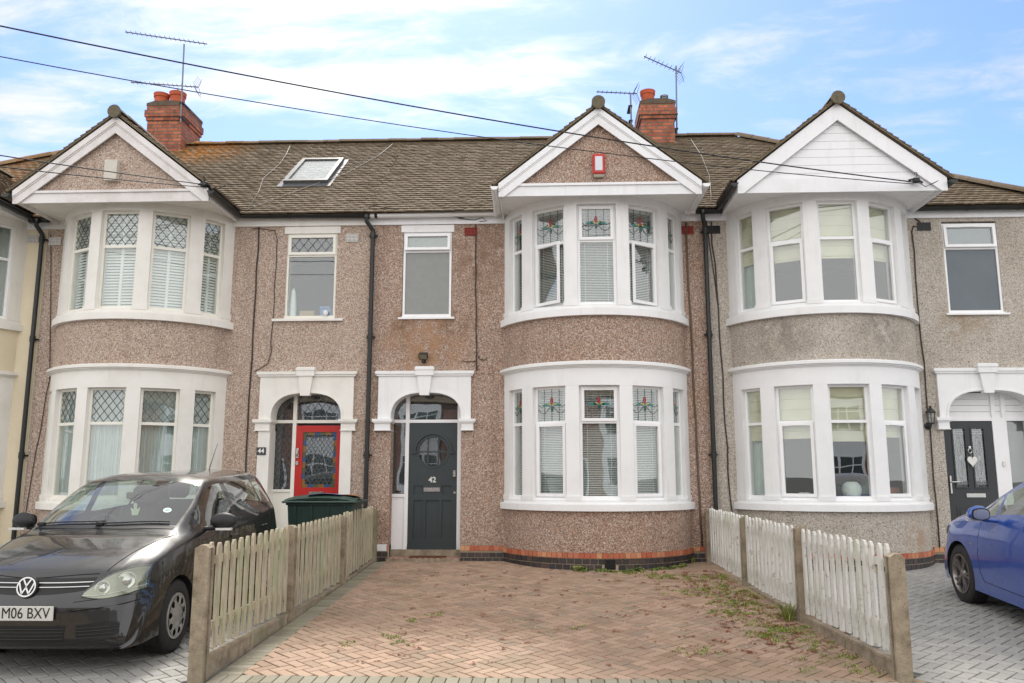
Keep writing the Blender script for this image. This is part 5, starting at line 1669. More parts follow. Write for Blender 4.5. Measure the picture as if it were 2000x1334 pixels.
# seams
m = MB()
for sg, vw in ((1, 'sideL'), (-1, 'sideR')):
    C1.seam(m, [(1.37, .93), (1.34, .8), (1.33, .6), (1.36, .4), (1.40, .27)], vw)
    C1.seam(m, [(2.42, .95), (2.43, .7), (2.43, .5), (2.42, .27)], vw)
    C1.seam(m, [(3.52, .98), (3.46, .85), (3.30, .7), (3.12, .55), (3.06, .3)], vw)
    C1.seam(m, [(1.40 + i * .1, .90 + .003 * i) for i in range(22)], vw, .004)
for sg in (-1, 1):
    C1.seam(m, [(sg * (.53 + .19 * t / 12), .17 + .98 * t / 12) for t in range(13)], 'top', .004)
C1.seam(m, [(-.50 + 1.0 * i / 16, .105 + .10 * (abs(i / 8 - 1)) ** 2) for i in range(17)], 'top', .004)
m.build('panel_gap', SEAM, car1)
m = MB()
for sg, vw in ((1, 'sideL'), (-1, 'sideR')):
    for yy in (2.25, 3.25):
        h = C1.hit(yy, .86, vw); m.bbox(h[0].x - .02, h[0].x + .02, yy - .1, yy + .08, .845, .875, .008)
m.build('door_handle', PAINT_BLACK, car1)
m = MB(); 
for (x0_, x1_) in ((-.62, .02), (-.02, .60)):
    pts = []
    for i in range(9):
        x_ = x0_ + (x1_ - x0_) * i / 8; hh = C1.hit(x_, 1.16 + .10 * (x_ / .7) ** 2 + .03 * (i / 8), 'top'); pts.append(hh[0] + Vector((0, 0, .016)))
    m.tube(pts, .007, 6); m.bbox(pts[0].x - .03, pts[0].x + .03, pts[0].y - .03, pts[0].y + .03, pts[0].z - .02, pts[0].z + .012, .006)
m.build('wiper', TRIM, car1)
C1.patch('cowl', curvefn([(-.66, 1.19), (-.3, 1.11), (0, 1.10), (.3, 1.11), (.66, 1.19)], [(-.66, 1.23), (-.3, 1.155), (0, 1.145), (.3, 1.155), (.66, 1.23)]), 'top', TRIM, car1, .004)
mirror_part(car1, .90, 1.55, 1.065, 1, TRIM); mirror_part(car1, -.90, 1.55, 1.065, -1, TRIM)
shell_interior(car1, 1.22, 3.8, wheelx=-.36)
for yy in (.88, 3.458):
    for sg in (1, -1): wheel(car1, sg * .765, yy, .31, .31, .20, 'cover', sg)
m = MB(); h = C1.hit(0, 3.7, 'top'); m.tube([h[0], h[0] + Vector((0, .25, .32))], .004, 6, radii=[.006, .0025]); m.build('aerial', TRIM, car1)
m = MB(); c0 = C1.hit(0, 1.75, 'top')[0]; m.bbox(-.11, .11, c0.y + .06, c0.y + .09, c0.z - .14, c0.z - .07, .012); m.build('interior_mirror', TRIM, car1)
# tax disc
dsc = C1.hit(.50, 1.42, 'top'); M = Matrix.Translation(dsc[0] + dsc[1] * .003) @ dsc[1].to_track_quat('Z', 'Y').to_matrix().to_4x4()
m = MB(); m.lathe([(.038, 0), (.0, .0005)], n=24, M=M); tdsc = m.build('tax_disc', simple('tax_disc_paper', S(214, 226, 222), .5, var=0), car1)
m = MB(); m.lathe([(.030, .0009), (.0, .001)], n=20, M=M @ Matrix.Diagonal((.9, .55, 1, 1))); m.build('disc_print', simple('tax_disc_green', S(120, 176, 160), .5, var=0), tdsc)
car1.location = (-4.17, -6.50, gz(-5.62) + .012 - .88 * SL)
car1.rotation_euler = (atan(SL), 0, radians(1.0))
fr_ = MB()
fx = -.02
fr_.prism([(fx - .03, .0), (fx + .03, .0), (fx + .045, .05), (fx + .05, .08), (fx + .015, .06), (fx + .02, .11), (fx, .125), (fx - .02, .11), (fx - .015, .06), (fx - .05, .075), (fx - .04, .045)], -.002, .002)
fo = tag(fr_.build('air_freshener', simple('cream_card', S(222, 222, 190), .8, var=0)), 'cream hanging decoration behind the windscreen of the black hatchback', 'air freshener')
fo.location = car1.matrix_basis @ Vector((.02, c0.y + .05, c0.z - .30))

# ---- blue car, nose in beside the end house ---------------------------
blue = [(.10, .03, .205, .60, .205, .68, .205, .72, .205, .203, .70, .20, .22),
        (.01, .04, .27, .64, .27, .74, .265, .79, .26, .225, .77, .20, .25),
        (.00, .06, .42, .66, .42, .77, .41, .83, .38, .28, .81, .20, .27),
        (.00, .09, .55, .66, .55, .78, .53, .85, .48, .32, .83, .20, .29),
        (.015, .12, .66, .66, .66, .79, .63, .865, .54, .34, .845, .20, .30),
        (.04, .16, .76, .66, .755, .80, .71, .875, .58, .35, .85, .20, .30),
        (.09, .22, .86, .66, .845, .81, .79, .885, .62, .36, .86, .20, .28),
        (.20, .32, .925, .67, .905, .82, .845, .892, .66, .37, .87, .20, .23),
        (.50, .56, 1.00, .68, .975, .835, .90, .899, .70, .38, .88, .20, .15),
        (.80, .84, 1.05, .70, 1.025, .845, .94, .90, .72, .39, .885, .20, .12),
        (1.00, 1.04, 1.085, .72, 1.055, .85, .965, .90, .73, .39, .885, .20, .13),
        (1.45, 1.48, 1.31, .68, 1.26, .855, .985, .90, .74, .39, .885, .20, .12),
        (1.90, 1.92, 1.50, .61, 1.45, .86, 1.00, .90, .74, .39, .885, .20, .08),
        (2.30, 2.30, 1.555, .59, 1.50, .86, 1.01, .90, .74, .39, .885, .20, .03),
        (2.90, 2.90, 1.555, .58, 1.50, .86, 1.025, .90, .74, .39, .885, .20, .0),
        (3.45, 3.45, 1.53, .57, 1.48, .85, 1.04, .895, .74, .39, .88, .20, .0),
        (3.85, 3.83, 1.48, .56, 1.43, .83, 1.05, .88, .74, .39, .86, .20, -.03),
        (4.12, 4.10, 1.12, .64, 1.10, .79, 1.03, .85, .72, .39, .82, .20, -.10),
        (4.22, 4.23, .98, .66, .96, .76, .93, .81, .67, .39, .78, .20, -.16),
        (4.33, 4.31, .62, .64, .60, .72, .57, .76, .50, .36, .72, .20, -.18),
        (4.26, 4.30, .26, .60, .25, .68, .245, .72, .24, .235, .70, .205, -.18)]
def blue_glass(k, t, c):
    if t > .595 and 10.25 < k < 11.93: return 'screen'
    if t > .60 and 16.12 < k < 16.95: return 'rear'
    if .40 < t < .505:
        if 10.45 < k < 11.3: return 'sideQ'
        if 11.42 < k < 13.05: return 'sideA'
        if 13.25 < k < 14.75: return 'sideB'
        if 14.85 < k < 15.6: return 'sideC'
    return None
car2 = empty('parked_car', (0, 0, 0), 0, 'blue car parked nose first beside the grey house at the right edge', 'car')
C2 = Car(blue, [(.87, .325), (3.54, .325)], .365)
C2.make(car2, blue_glass, PAINT_BLUE)
for sg in (-1, 1):
    f1 = curvefn([(.46, .70), (.60, .69), (.74, .70), (.84, .735)], [(.48, .76), (.62, .80), (.75, .825), (.83, .835)])
    b = C2.patch('headlight', lambda u, v: (sg * f1(u, v)[0], f1(u, v)[1]), 'front', LAMPB, car2, .004)
    C2.patch('lens', lambda u, v: (sg * f1(u, v)[0], f1(u, v)[1]), 'front', LENS, b, .018)
C2.patch('grille', quadfn((.03, .60), (.26, .60), (.28, .74), (.03, .75)), 'front', bpy.data.materials['grille_black'], car2, .004, mirror=True)
C2.patch('lower_grille', quadfn((-.55, .27), (.55, .27), (.60, .40), (-.60, .40)), 'front', bpy.data.materials['grille_black'], car2, .004)
m = MB()
for sg, vw in ((1, 'sideL'), (-1, 'sideR')):
    C2.seam(m, [(1.40, .97), (1.37, .8), (1.36, .6), (1.39, .42), (1.47, .33)], vw)
    C2.seam(m, [(1.47, .33), (1.8, .325), (2.2, .32), (2.6, .32), (3.0, .32)], vw)
    C2.seam(m, [(2.50, .99), (2.51, .7), (2.51, .5), (2.50, .33)], vw)
for sg in (-1, 1): C2.seam(m, [(sg * (.56 + .20 * t / 12), .22 + .86 * t / 12) for t in range(13)], 'top', .004)
m.build('panel_gap', SEAM, car2)
m = MB(); 
for vw in ('sideL', 'sideR'):
    h = C2.hit(1.20, .70, vw); 
    m.box(h[0].x - .004, h[0].x + .004, 1.175, 1.225, .692, .708)
m.build('badge', CHROME, car2)
for sg in (1, -1): 
    mm = mirror_part(car2, sg * .93, 1.72, 1.07, sg, PAINT_BLUE)
shell_interior(car2, 1.12, 3.9, wheelx=-.36)
for yy in (.87, 3.54):
    for sg in (1, -1): wheel(car2, sg * .785, yy, .322, .322, .222, 'spoke', sg)
car2.location = (5.67, -2.30, 0)
car2.rotation_euler = (-atan(SL), 0, pi - radians(3))
car2.location.z = gz(-3.15) + .012 + .87 * SL
# ============================================================ picket fences
def wood(name, c0, c1, green, peel=0.0):
    m = Mat(name, rough=.85)
    ri = m.n('ShaderNodeNewGeometry').outputs['Random Per Island']
    oi = m.n('ShaderNodeObjectInfo').outputs['Random']
    grain = m.noise(1.0, 6, .65, vec=m.scaled((60, 60, 5)))
    c = m.mixc(m.mr(grain, .35, .7, 0, 1), c0, c1)
    c = m.mixc(m.math('MULTIPLY', m.mr(oi, .2, 1, .1, .8), m.mr(m.noise(2.6, 5), .42, .66, 0, 1)), c, green)
    c = m.mixc(m.mr(m.noise(22, 3), .66, .74, 0, .6), c, S(96, 84, 68))
    if peel: c = m.mixc(m.mr(m.noise(9, 7, .7), .58, .66, 0, peel), c, S(142, 130, 112))
    m.col(c); m.bump(grain, .5, .004); return m.m
WOODL = wood('weathered_picket_wood', S(198, 188, 164), S(148, 134, 112), S(160, 168, 132))
WOODR = wood('worn_white_picket_paint', S(224, 222, 216), S(196, 194, 186), S(186, 190, 166), .8)
def picket_mesh(w=.068, th=.019, h=.90):
    m = MB(); m.prism([(-w / 2, 0), (w / 2, 0), (w / 2, h - .032), (w * .27, h), (-w * .27, h), (-w / 2, h - .032)], -th / 2, th / 2, 'x')
    return m
def fence(name_label, posts, ptop, hp, mat, face, pk_top, pk_bot, n_per, rails, group=None):
    """posts: (x,y); runs towards the camera; face=+1 pickets on the +x side of posts"""
    root = empty('picket_fence', (posts[0][0], posts[0][1], 0), 0, name_label, 'fence', 'picket fences beside the drive')
    ox, oy = posts[0]
    for i, (x, y) in enumerate(posts):
        w = .058; zt = ptop(y)
        m = MB(); m.prism([(-w, -w), (w, -w), (w, -w * .35), (w * .55, -w * .3), (w * .55, w * .3), (w, w * .35), (w, w), (-w, w), (-w, w * .35), (-w * .55, w * .3), (-w * .55, -w * .3), (-w, -w * .35)] , gz(y) - .05, zt - .02, 'z')
        m.prism([(-w + .004, zt - .021), (w - .004, zt - .021), (w * .5, zt + random.uniform(0, .01)), (-w * .3, zt + .004)], -w + .004, w - .004)
        for zz in (.12, .2): m.tube([(w * .4, -w - .001, zt - zz), (w * .4, -w + .002, zt - zz)], .007, 8)
        o = m.build('post', CONC, root, loc=(x - ox, y - oy, 0))
    cnt = 0
    for i in range(len(posts) - 1):
        (xa, ya), (xb, yb) = posts[i], posts[i + 1]
        d = Vector((xb - xa, yb - ya, 0)); L_ = d.length; an = atan2(d.x, -d.y)
        def at(t, off, z): 
            p = Vector((xa, ya, 0)) + d * t; nrm = Vector((-d.y, d.x, 0)).normalized()
            return Vector((p.x - ox + nrm.x * off, p.y - oy + nrm.y * off, z))
        for rz_ in rails:
            m = MB()
            ts = [i_ / 8 for i_ in range(9)]
            for ta, tb in zip(ts, ts[1:]):
                pa, pb = at(ta, -face * .010, 0), at(tb, -face * .010, 0); qa, qb = at(ta, -face * .045, 0), at(tb, -face * .045, 0)
                za, zb = pk_top(ya + (yb - ya) * ta) - rz_, pk_top(ya + (yb - ya) * tb) - rz_
                vs = [(pa.x, pa.y, za - .035), (pb.x, pb.y, zb - .035), (qb.x, qb.y, zb - .035), (qa.x, qa.y, za - .035), (pa.x, pa.y, za + .035), (pb.x, pb.y, zb + .035), (qb.x, qb.y, zb + .025), (qa.x, qa.y, za + .025)]
                m.add(vs, [(0, 3, 2, 1), (4, 5, 6, 7), (0, 1, 5, 4), (2, 3, 7, 6)])
            m.build('rail', mat, root)
        # gravel board
        m = MB(); za, zb = pk_bot(ya) - .02, pk_bot(yb) - .02
        pa, pb, qa, qb = at(.02, -.022, 0), at(.98, -.022, 0), at(.02, .022, 0), at(.98, .022, 0)
        m.add([(pa.x, pa.y, gz(ya) - .04), (pb.x, pb.y, gz(yb) - .04), (qb.x, qb.y, gz(yb) - .04), (qa.x, qa.y, gz(ya) - .04), (pa.x, pa.y, za), (pb.x, pb.y, zb), (qb.x, qb.y, zb), (qa.x, qa.y, za)],
              [(0, 3, 2, 1), (4, 5, 6, 7), (0, 1, 5, 4), (1, 2, 6, 5), (2, 3, 7, 6), (3, 0, 4, 7)])
        for off in (-.030, .030):
            for t in (.5,):
                c = at(t, off, 0); zz = (za + zb) / 2
                m.box(-.03, .03, -.008, .008, gz((ya + yb) / 2) - .02, zz - .005, 0, Matrix.Translation(c) @ Matrix.Rotation(-an + pi / 2, 4, 'Z'))
            for (t0, t1, h0, h1) in ((.03, .97, -.025, -.001),):
                a, b = at(t0, off, 0), at(t1, off, 0); a2, b2 = at(t0, off * .7, 0), at(t1, off * .7, 0)
                m.add([(a.x, a.y, za + h0), (b.x, b.y, zb + h0), (b2.x, b2.y, zb + h0), (a2.x, a2.y, za + h0), (a.x, a.y, za + h1), (b.x, b.y, zb + h1), (b2.x, b2.y, zb + h1), (a2.x, a2.y, za + h1)], [(0, 1, 5, 4), (2, 3, 7, 6), (4, 5, 6, 7), (0, 3, 2, 1)])
        m.build('gravel_board', CONC, root)
        for k in range(n_per):
            t = (k + .75) / (n_per + .5)
            y = ya + (yb - ya) * t
            top = pk_top(y) + random.uniform(-.012, .010); bot = pk_bot(y) + random.uniform(0, .025)
            w = (.066 if face > 0 else .064) + random.uniform(-.004, .004)
            m = MB(); h = top - bot; wob = random.uniform(-.004, .004)
            m.prism([(-w / 2, 0), (w / 2, 0), (w / 2 + wob, h - .040), (w * .25 + wob, h), (-w * .22 + wob, h - random.uniform(0, .004)), (-w / 2 + wob, h - .037)], -.012, .012, 'x')
            c = at(t + random.uniform(-.002, .002), face * .004, bot)
            o = m.build('picket', mat, root, loc=tuple(c), rz=an + random.uniform(-.08, .08))
            o.rotation_euler[0] = random.uniform(-.012, .012)
    return root
fence('weathered bare wood picket fence with concrete posts between black car and brick drive',
      [(-2.72, -.12), (-2.70, -2.2), (-2.69, -4.42), (-2.735, -6.50)],
      lambda y: .80 if y > -6 else .768, None, WOODL, 1,
      lambda y: .86 + .0135 * y, lambda y: max(-.02 + .009 * y, gz(y) + .045), 13, (.14, .66))
fence('flaking white painted picket fence with concrete posts on the right of the brick drive',
      [(2.46, -.12), (2.545, -2.1), (2.62, -4.22), (2.745, -6.28)],
      lambda y: .79 if y > -6 else .70, None, WOODR, -1,
      lambda y: .835 + .0115 * y, lambda y: max(-.03 + .011 * y, gz(y) + .035), 14, (.15, .66))

# ============================================================ wheelie bin
GRN = simple('dark_green_bin_plastic', S(34, 56, 50), .5, var=.25, scale=5)
GRN2 = simple('faded_green_bin_lid', S(66, 88, 80), .55, var=.3, scale=7)
bn = empty('wheelie_bin', (-3.15, -1.35, gz(-1.35) + .012), radians(0), 'dark green four wheeled bin in front of the red door behind the picket fence', 'bin')
m = MB()
def frus(mb, x0, x1, y0, y1, z0, X0, X1, Y0, Y1, z1, M=None):
    mb.add([(x0, y0, z0), (x1, y0, z0), (x1, y1, z0), (x0, y1, z0), (X0, Y0, z1), (X1, Y0, z1), (X1, Y1, z1), (X0, Y1, z1)], [(0, 3, 2, 1), (4, 5, 6, 7), (0, 1, 5, 4), (1, 2, 6, 5), (2, 3, 7, 6), (3, 0, 4, 7)], 0, M)
frus(m, -.40, .40, -.24, .24, .06, -.455, .455, -.30, .30, .98)
frus(m, -.47, .47, -.32, .32, .95, -.48, .48, -.325, .325, 1.01)
for x in (-.35, -.12, .12, .35): frus(m, x - .02, x + .02, -.255, -.24, .1, x - .02, x + .02, -.315, -.29, .95)
m.build('bin_body', GRN, bn)
m = MB(); n = 10; vs = []
for i in range(n + 1):
    u = i / n; x = -.505 + 1.01 * u; zc = 1.02 + .055 * sin(pi * u) ** .6
    for j in range(7):
        v = j / 6; y = -.36 + .70 * v; vs.append((x, y, zc + .022 * sin(pi * v) - (.028 if j in (0,) else 0)))
m.add(vs, [(i * 7 + j, (i + 1) * 7 + j, (i + 1) * 7 + j + 1, i * 7 + j + 1) for i in range(n) for j in range(6)])
m.add([(a, b, c - .02) for a, b, c in vs], [(i * 7 + j, i * 7 + j + 1, (i + 1) * 7 + j + 1, (i + 1) * 7 + j) for i in range(n) for j in range(6)])
m.tube([(-.505, -.36, .995), (.505, -.36, .995)], .014, 8); m.tube([(-.505, .34, 1.0), (-.505, -.36, .995)], .014, 8); m.tube([(.505, .34, 1.0), (.505, -.36, .995)], .014, 8)
m.build('bin_lid', GRN2, bn, smooth=40)
for x in (-.36, .36):
    m = MB(); m.lathe([(0, -.025), (.07, -.025), (.075, 0), (.07, .025), (0, .025)], n=18, M=Matrix.Translation((x, .2, .075)) @ Matrix.Rotation(pi / 2, 4, 'Y')); m.build('wheel', RUBBER, bn)
def sheet_thing(name, x, y, z, w, d, rz, mat, label, cat, bend=.02):
    m = MB(); vs = []
    for i in range(7):
        for j in range(4):
            u, v = i / 6 - .5, j / 3 - .5; vs.append((u * w, v * d, bend * cos(u * 3) * .8 + .004 * sin(v * 9)))
    m.add(vs, [(i * 4 + j, (i + 1) * 4 + j, (i + 1) * 4 + j + 1, i * 4 + j + 1) for i in range(6) for j in range(3)])
    m.add([(a, b, c - .008) for a, b, c in vs], [(i * 4 + j, i * 4 + j + 1, (i + 1) * 4 + j + 1, (i + 1) * 4 + j) for i in range(6) for j in range(3)])
    return tag(m.build(name, mat, loc=(x, y, z), rz=rz), label, cat)
sheet_thing('newspaper', -3.10, -1.50, 1.045, .46, .30, .1, simple('blue_white_newsprint', S(110, 138, 176), .8, var=.5, scale=9), 'blue printed newspaper lying on the lid of the green bin', 'newspaper', .03)
sheet_thing('cardboard_sheet', -2.83, -1.42, 1.035, .34, .30, -.1, simple('brown_cardboard', S(156, 98, 66), .9, var=.3, scale=9), 'reddish brown cardboard piece on the right end of the bin lid', 'cardboard', .02)

# ============================================================ fixings on the houses
def alarm(x, z, mat, lab, red=False):
    m = MB()
    if not red:
        m.prism([(-.10, -.11), (-.09, -.16), (.09, -.16), (.10, -.11), (.10, .17), (-.10, .17)], -.09, 0)
        o = m.build('alarm_box', mat)
        o.location = (x, -1.172, z)
        tag(o, lab, 'alarm box')
    else:
        o = empty('alarm_box', (x, -1.172, z), 0, lab, 'alarm box')
        m.bbox(-.092, .092, -.085, 0, -.14, .18, .02); m.build('casing', mat, o)
        m = MB(); m.prism([(-.085, -.141), (.085, -.141), (.07, -.185), (-.07, -.185)], -.07, 0); m.build('sounder', simple('smoky_alarm_base', S(150, 146, 126), .4), o)
        m = MB(); m.bbox(-.055, .055, -.092, -.0855, -.09, .135, .003); m.build('panel', simple('pale_alarm_panel', S(214, 218, 224), .4, var=.05), o)
    return o
alarm(-6.72, 5.98, simple('aged_white_alarm', S(206, 200, 188), .5, var=.15), 'off white alarm box on the pebbledash gable at the left')
alarm(.80, 5.94, simple('red_alarm_plastic', S(196, 50, 46), .35, var=.1), 'red alarm box with pale panel on the middle gable', True)
fl = empty('floodlight', (-1.985, -.0, 3.17), 0, 'small black floodlight on the wall above the grey door', 'light')
m = MB(); m.box(-.03, .03, -.06, -.0, -.06, -.0); m.box(-.012, .012, -.10, -.05, -.05, .03); m.build('bracket', BLACKP, fl)
m = MB(); M = Matrix.Translation((0, -.10, .04)) @ Matrix.Rotation(.55, 4, 'X'); m.bbox(-.075, .075, -.03, .05, -.05, .05, .01, 0, M); m.build('lamp_housing', BLACKP, fl)
m = MB(); m.box(-.06, .06, -.034, -.0305, -.035, .035, 0, M); m.build('lens', simple('floodlight_glass', S(120, 116, 100), .2), fl)
ln = empty('wall_lantern', (5.91, 0, 2.08), 0, 'black carriage lantern on the grey wall beside the black door', 'lantern')
m = MB(); m.lathe([(.055, 0), (.055, .015), (.03, .03), (0, .03)], n=18, M=Matrix.Rotation(pi / 2, 4, 'X')); m.tube([(0, -.02, 0), (0, -.07, -.03), (0, -.12, .0), (0, -.13, .03)], .01, 8)
m.build('bracket', BLACKP, ln)
m = MB()
for k in range(6):
    a = k * pi / 3; b = a + pi / 3
    for (r0, z0, r1, z1) in ((.042, .03, .066, .20),): m.tube([(r0 * cos(a), -.13 + r0 * sin(a), z0), (r1 * cos(a), -.13 + r1 * sin(a), z1)], .005, 5)
m.lathe([(.0, .02), (.045, .02), (.046, .04), (.04, .045)], (0, -.13, 0), 6); m.lathe([(.085, .195), (.085, .205), (.045, .25), (.018, .27), (.018, .285), (.026, .29), (.0, .31)], (0, -.13, 0), 6)
m.build('lamp_frame', BLACKP, ln)
m = MB(); m.lathe([(.040, .045), (.062, .195)], (0, -.13, 0), 6); m.build('glass_pane', GLASS, ln)

# aerials on the chimneys
def yagi(root, c, d, L, n, el=.16, tilt=0, refl=True, fork=False):
    d = Vector(d).normalized(); s = d.cross(Vector((0, 0, 1))).normalized()
    c = Vector(c); a = c - d * L * .72; b = c + d * L * .28
    m = MB(); m.tube([a, b], .012, 6)
    for i in range(n):
        p = a + (b - a) * (i + .3) / n
        e = s * el * .5 + Vector((0, 0, .010)) if not fork else s * el * .5 + Vector((0, 0, el * .30))
        m.tube([p - e * .8, p + e], .0055, 5)
    m.build('boom', STEEL, root)
    if refl:
        m = MB(); 
        for sg in (-1, 1):
            for k in range(5):
                q = b - d * .02 + Vector((0, 0, sg * (.03 + .035 * k))) + d * (.02 * k)
                m.tube([q - s * .16 - d * .05, q + s * .16 - d * .05], .004, 5)
            m.tube([b, b + Vector((0, 0, sg * .19)) + d * .06], .006, 5)
        m.build('reflector', STEEL, root)
def aerial(lab, base, top, booms, bracket=True):
    root = empty('tv_aerial', (0, 0, 0), 0, lab, 'aerial', 'television aerials on the chimneys')
    m = MB(); m.tube([base, top], .017, 8); m.build('mast', STEEL, root)
    if bracket:
        b = Vector(base)
        for dz in (.10, .42): m = MB(); m.box(b.x - .05, b.x + .03, b.y - .02, b.y + .35, b.z + dz, b.z + dz + .03); m.build('bracket', DARKM, root)
    for bm_ in booms: yagi(root, **bm_)
    for o in root.children: o.location = -Vector(base)
    root.location = base
    return root
aerial('tall mast aerial with long forked boom above the left chimney', (-7.56, 2.72, 8.55), (-7.60, 2.72, 10.30), [dict(c=(-7.60, 2.72, 10.38), d=(1, .12, -.12), L=1.70, n=17, el=.15, refl=False)])
aerial('short mast aerial pointing left over the left chimney pots', (-8.00, 3.42, 9.0), (-8.01, 3.42, 9.66), [dict(c=(-7.97, 3.42, 9.72), d=(1, .1, -.05), L=1.45, n=15, el=.14)], False)
aerial('tall aerial tilted upwards on the right edge of the middle chimney', (2.70, 3.05, 8.25), (2.73, 3.05, 9.75), [dict(c=(2.62, 3.05, 9.70), d=(1, .25, -.36), L=.86, n=9, el=.20)])
aerial('small low aerial on the left side of the middle chimney', (1.76, 2.95, 8.4), (1.76, 2.95, 9.12), [dict(c=(1.66, 2.95, 9.12), d=(1, .1, -.02), L=.84, n=9, el=.12)])

# cables
CABLE = simple('black_cable', S(36, 36, 38), .6, var=0); CABLEG = simple('grey_cable', S(150, 148, 144), .6, var=0); CABLEW = simple('dark_wall_cable', S(62, 54, 50), .7, var=.2)
def cable(name, pts, r, mat, label, sag=0.0, n=24, cat='cable'):
    P_ = [Vector(p) for p in pts]
    if sag:
        a, b = P_[0], P_[-1]; P_ = [a.lerp(b, i / n) - Vector((0, 0, sag * 4 * (i / n) * (1 - i / n))) for i in range(n + 1)]
    m = MB(); m.tube(P_, r, 6)
    return tag(m.build(name, mat, smooth=True), label, cat)
END40 = Vector((5.40, -1.30, 5.58))
def extend(a, b, k): return Vector(b) + (Vector(a) - Vector(b)) * k
cable('overhead_cable', [extend((-6.02, -5, 6.48), END40, 1.5), END40], .009, CABLE, 'thicker upper overhead cable sloping down across sky to right gable', sag=.31)
cable('overhead_cable', [extend((-6.0, -5, 6.2), END40 - Vector((0, 0, .03)), 1.5), END40 - Vector((0, 0, .03))], .006, CABLE, 'thin lower overhead cable sloping down across sky to right gable', sag=.40)
END44 = Vector((-5.16, -1.30, 5.70))
cable('overhead_cable', [extend((-6.60, -4, 5.17), END44, 2.2), END44], .008, CABLE, 'upper one of two short cables reaching the left gable bracket', sag=.05)
cable('overhead_cable', [extend((-6.62, -4, 5.05), END44 - Vector((.02, 0, .04)), 2.2), END44 - Vector((.02, 0, .04))], .007, CABLE, 'lower one of two short cables reaching the left gable bracket', sag=.07)
def bracket(x, z, y, lab):
    m = MB(); m.tube([(x - .10, y, z + .02), (x, y - .02, z + .04), (x + .10, y, z - .02)], .016, 6); m.bbox(x - .05, x + .05, y - .05, y + .0, z - .03, z + .05, .01)
    m.tube([(x + .02 * sin(t), y - .03, z + .06 + .07 * sin(t * .5)) for t in [q * .6 for q in range(9)]], .006, 5); m.tube([(x, y - .02, z), (x + .14, y, z - .08), (x + .35, y + .02, z + .02), (x + .55, y + .05, z + .04)], .006, 5)
    tag(m.build('cable_bracket', DARKM, smooth=True), lab, 'bracket')
bracket(5.45, 5.60, -1.26, 'black cable clamp with looped wires on the white clad gable')
bracket(-5.22, 5.70, -1.27, 'dark cable clamp on the lower right corner of the left gable')
def wallcable(xz, lab, r=.008, y=-.012, mat=CABLEW):
    cable('wall_cable', [(x, y, z) for x, z in xz], r, mat, lab)
def wig(x0, z0, x1, z1, n=14, a=.012):
    return [(x0 + (x1 - x0) * i / n + random.uniform(-a, a), z0 + (z1 - z0) * i / n) for i in range(n + 1)]
wallcable(wig(-4.80, 5.42, -4.83, .3), 'thick dark cable running down the wall left of the red door', .012)
wallcable([(-4.90, 5.40), (-4.72, 5.39), (-4.53, 5.36), (-4.48, 5.2)] + wig(-4.48, 5.1, -4.50, 3.3, 10) + [(-4.54, 3.12), (-4.68, 3.03), (-4.76, 2.99)], 'thin looping cable beside the small window of the left house', .006)
wallcable(wig(-1.17, 5.42, -1.13, 2.98, 12, .010), 'dark cable hanging down the wall between small window and middle bay', .010)
wallcable([(-1.36, 3.16), (-1.33, 3.13), (-1.2, 3.13), (-1.14, 3.14)], 'short cable end turning left beside the middle bay', .006)
wallcable([(-1.12, 3.25), (-1.08, 3.17), (-1.0, 3.16), (-.96, 3.2)], 'short looped cable end turning right beside the middle bay', .006)
wallcable(wig(2.28, 5.40, 2.36, .25, 14, .006), 'brown cable pipe down the wall at the right side of the middle bay', .016, mat=simple('brown_conduit', S(104, 84, 68), .6, var=.2))
wallcable(wig(2.70, 5.42, 2.84, .3, 14, .02), 'black cable down the grey wall behind the black downpipe', .011)
wallcable([(2.62, 5.45), (2.66, 5.0), (2.72, 4.4), (2.76, 3.9)], 'second black cable sagging beside the black downpipe', .008)
wallcable([(5.95, 5.44), (6.05, 5.36), (6.0, 5.28), (5.93, 5.3)] + wig(5.90, 5.2, 5.94, .2, 14, .012), 'dark cable down the grey wall right of the right bay', .010)
wallcable(wig(-8.36, 5.35, -8.16, 3.0, 6, .01) + wig(-8.16, 2.9, -8.38, .5, 8, .01), 'thin cable down the wall at the left of the leaded bay', .006)
def roofcable(pts, lab, r=.005):
    cable('roof_cable', [tuple(roofP(x, y, .05)) for x, y in pts], r, CABLEG, lab)
roofcable([(-5.30, 2.95), (-5.2, 2.4), (-5.15, 1.9), (-5.2, 1.2), (-5.05, .6), (-4.95, -.1)], 'pale cable running down the roof left of the skylight')
roofcable([(-3.15, 2.95), (-3.3, 2.3), (-3.7, 1.4), (-4.3, .7), (-4.8, .1), (-4.95, -.12)], 'pale cable curving down the roof right of the skylight')
roofcable([(2.95, 2.9), (2.97, 2.0), (2.9, 1.0), (2.75, .2), (2.68, -.1)], 'pale cable down the roof right of the middle chimney')
wallcable([(-1.45, 5.52), (-1.3, 5.50), (-1.18, 5.49), (-1.05, 5.53), (-.98, 5.47), (-1.1, 5.46)], 'looped wires on the white fascia left of the middle bay', .006, y=-.04, mat=CABLE)
cable('overhead_cable', [(-2.9, -.2, 5.72), (-2.2, -.19, 5.60), (-1.35, -.06, 5.52)], .006, CABLE, 'thin wire drooping along the white gutter to the fascia')

